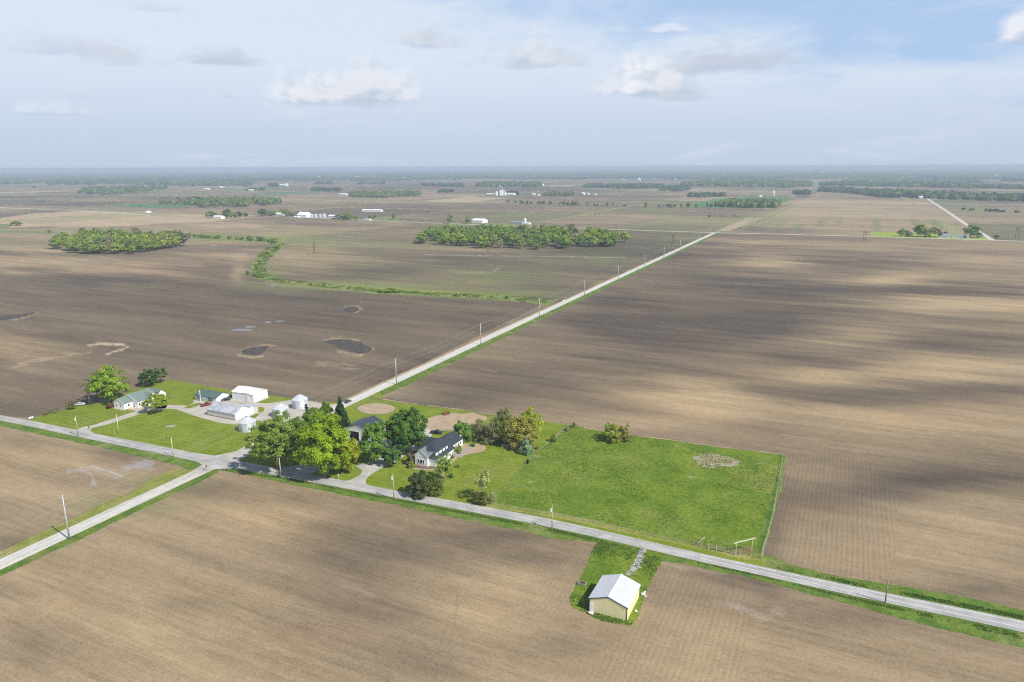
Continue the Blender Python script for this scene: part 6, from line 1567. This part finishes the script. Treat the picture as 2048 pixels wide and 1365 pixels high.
# poles along the far road at the left
for i, (x, y) in enumerate([(8,431),(60,428),(112,425),(170,423),(238,424),(283,427),(1416,466),(1422,463),(1435,464)]):
    g = G(x, y); o = MB(); o.tube([(0,0,0),(0,0,11)], .28, 6); o.box(-1.2,-.1,9.8,1.2,.1,10.1); o = o.build('far_pole', POLEW, None, (*g, 0)); tagit(o, 'faint pole on the far road beside the pale stubble field' if i < 6 else 'faint pole at the far crossroads', 'utility pole', 'faint poles beside the stubble field' if i < 6 else 'faint poles at the far crossroads')

# ================================================================ ROUGH GRASS AND CLODS (uncountable)
def tufts(name, poly, n, size, cols, seed, hmul=1.0):
    rs = np.random.default_rng(seed); w = [G(*p) for p in poly]
    xs = np.array([p[0] for p in w]); ys = np.array([p[1] for p in w]); P = np.zeros((0, 2))
    while len(P) < n:
        c = np.stack([rs.uniform(xs.min(), xs.max(), n*3), rs.uniform(ys.min(), ys.max(), n*3)], 1)
        c = c[inpoly(c[:, 0], c[:, 1], w)]
        nz = fbm(c[:, 0]*.11, c[:, 1]*.11, seed, 4)
        P = np.vstack([P, c[rs.uniform(0, 1, len(c)) < np.clip((nz-.38)*3.2, .02, 1)]])
    P = P[:n]; per = 4; idx = np.repeat(np.arange(n), per)
    d = rs.normal(size=(n*per, 3)); d[:, 2] = np.abs(d[:, 2])*.6+.25; d /= np.linalg.norm(d, axis=1)[:, None]
    s_ = rs.uniform(.5, 1.3, n)[idx]*size
    Pt = np.stack([P[idx, 0], P[idx, 1], np.zeros(n*per)+.05], 1) + d*np.stack([s_, s_, s_*.8*hmul], 1)*.5
    V = leafquads(Pt, d, size*.55, rs); V[:, :, 2] = np.maximum(V[:, :, 2], .045)
    ca = np.array(cols); C = ca[rs.integers(0, len(ca), n)][idx]*rs.uniform(.85, 1.15, (n*per, 1))
    return tagit(quads_mesh(name, V, LEAF, C), kind='stuff')
PASTPOLY = [(1140,851),(1200,862),(1270,872),(1420,893),(1566,911),(1552,960),(1530,1030),(1512,1098),(1440,1100),(1300,1068),(1200,1044),(1104,1025),(975,1002),(1035,945),(1075,905),(1105,880)]
tufts('pasture_weeds', PASTPOLY, 6500, .42, [(.075,.14,.013), (.095,.155,.015), (.068,.128,.013), (.125,.165,.02)], 5, .35)
tufts('roadside_grass', [(432,940),(562,958),(788,1001),(1104,1064),(1190,1082),(1330,1112),(1500,1147),(1716,1203),(2048,1280),(2048,1270),(1716,1198),(1400,1128),(1104,1058),(788,998),(562,955)], 3200, .42, [(.05,.10,.016), (.075,.125,.02), (.11,.13,.04)], 6, .7)
tufts('roadside_grass', [(1530,1128),(1716,1166),(2048,1232),(2048,1240),(1716,1173),(1530,1132)], 900, .42, [(.05,.10,.016), (.075,.125,.02)], 7, .7)
tufts('lot_grass', [(1196,1080),(1176,1122),(1156,1163),(1141,1188),(1138,1208),(1150,1219),(1175,1228),(1205,1243),(1262,1253),(1274,1240),(1288,1196),(1306,1153),(1328,1118)], 2600, .4, [(.05,.115,.016), (.08,.14,.02), (.15,.14,.06)], 8, .7)
tufts('ditch_growth', [(540,488),(560,490),(560,500),(545,512),(535,525),(532,540),(545,556),(640,566),(700,574),(860,584),(1060,594),(1110,600),(1090,608),(960,598),(800,588),(690,580),(600,571),(520,560),(502,545),(506,530),(516,512)], 5200, 1.0, [(.08,.125,.025), (.11,.145,.03), (.065,.10,.022), (.15,.15,.07)], 9, .8)
tufts('dead_stalks', [(1382,914),(1425,905),(1450,915),(1490,922),(1478,933),(1425,940),(1396,936)], 380, .7, [(.30,.25,.19), (.24,.19,.14), (.36,.30,.23)], 10, .5)
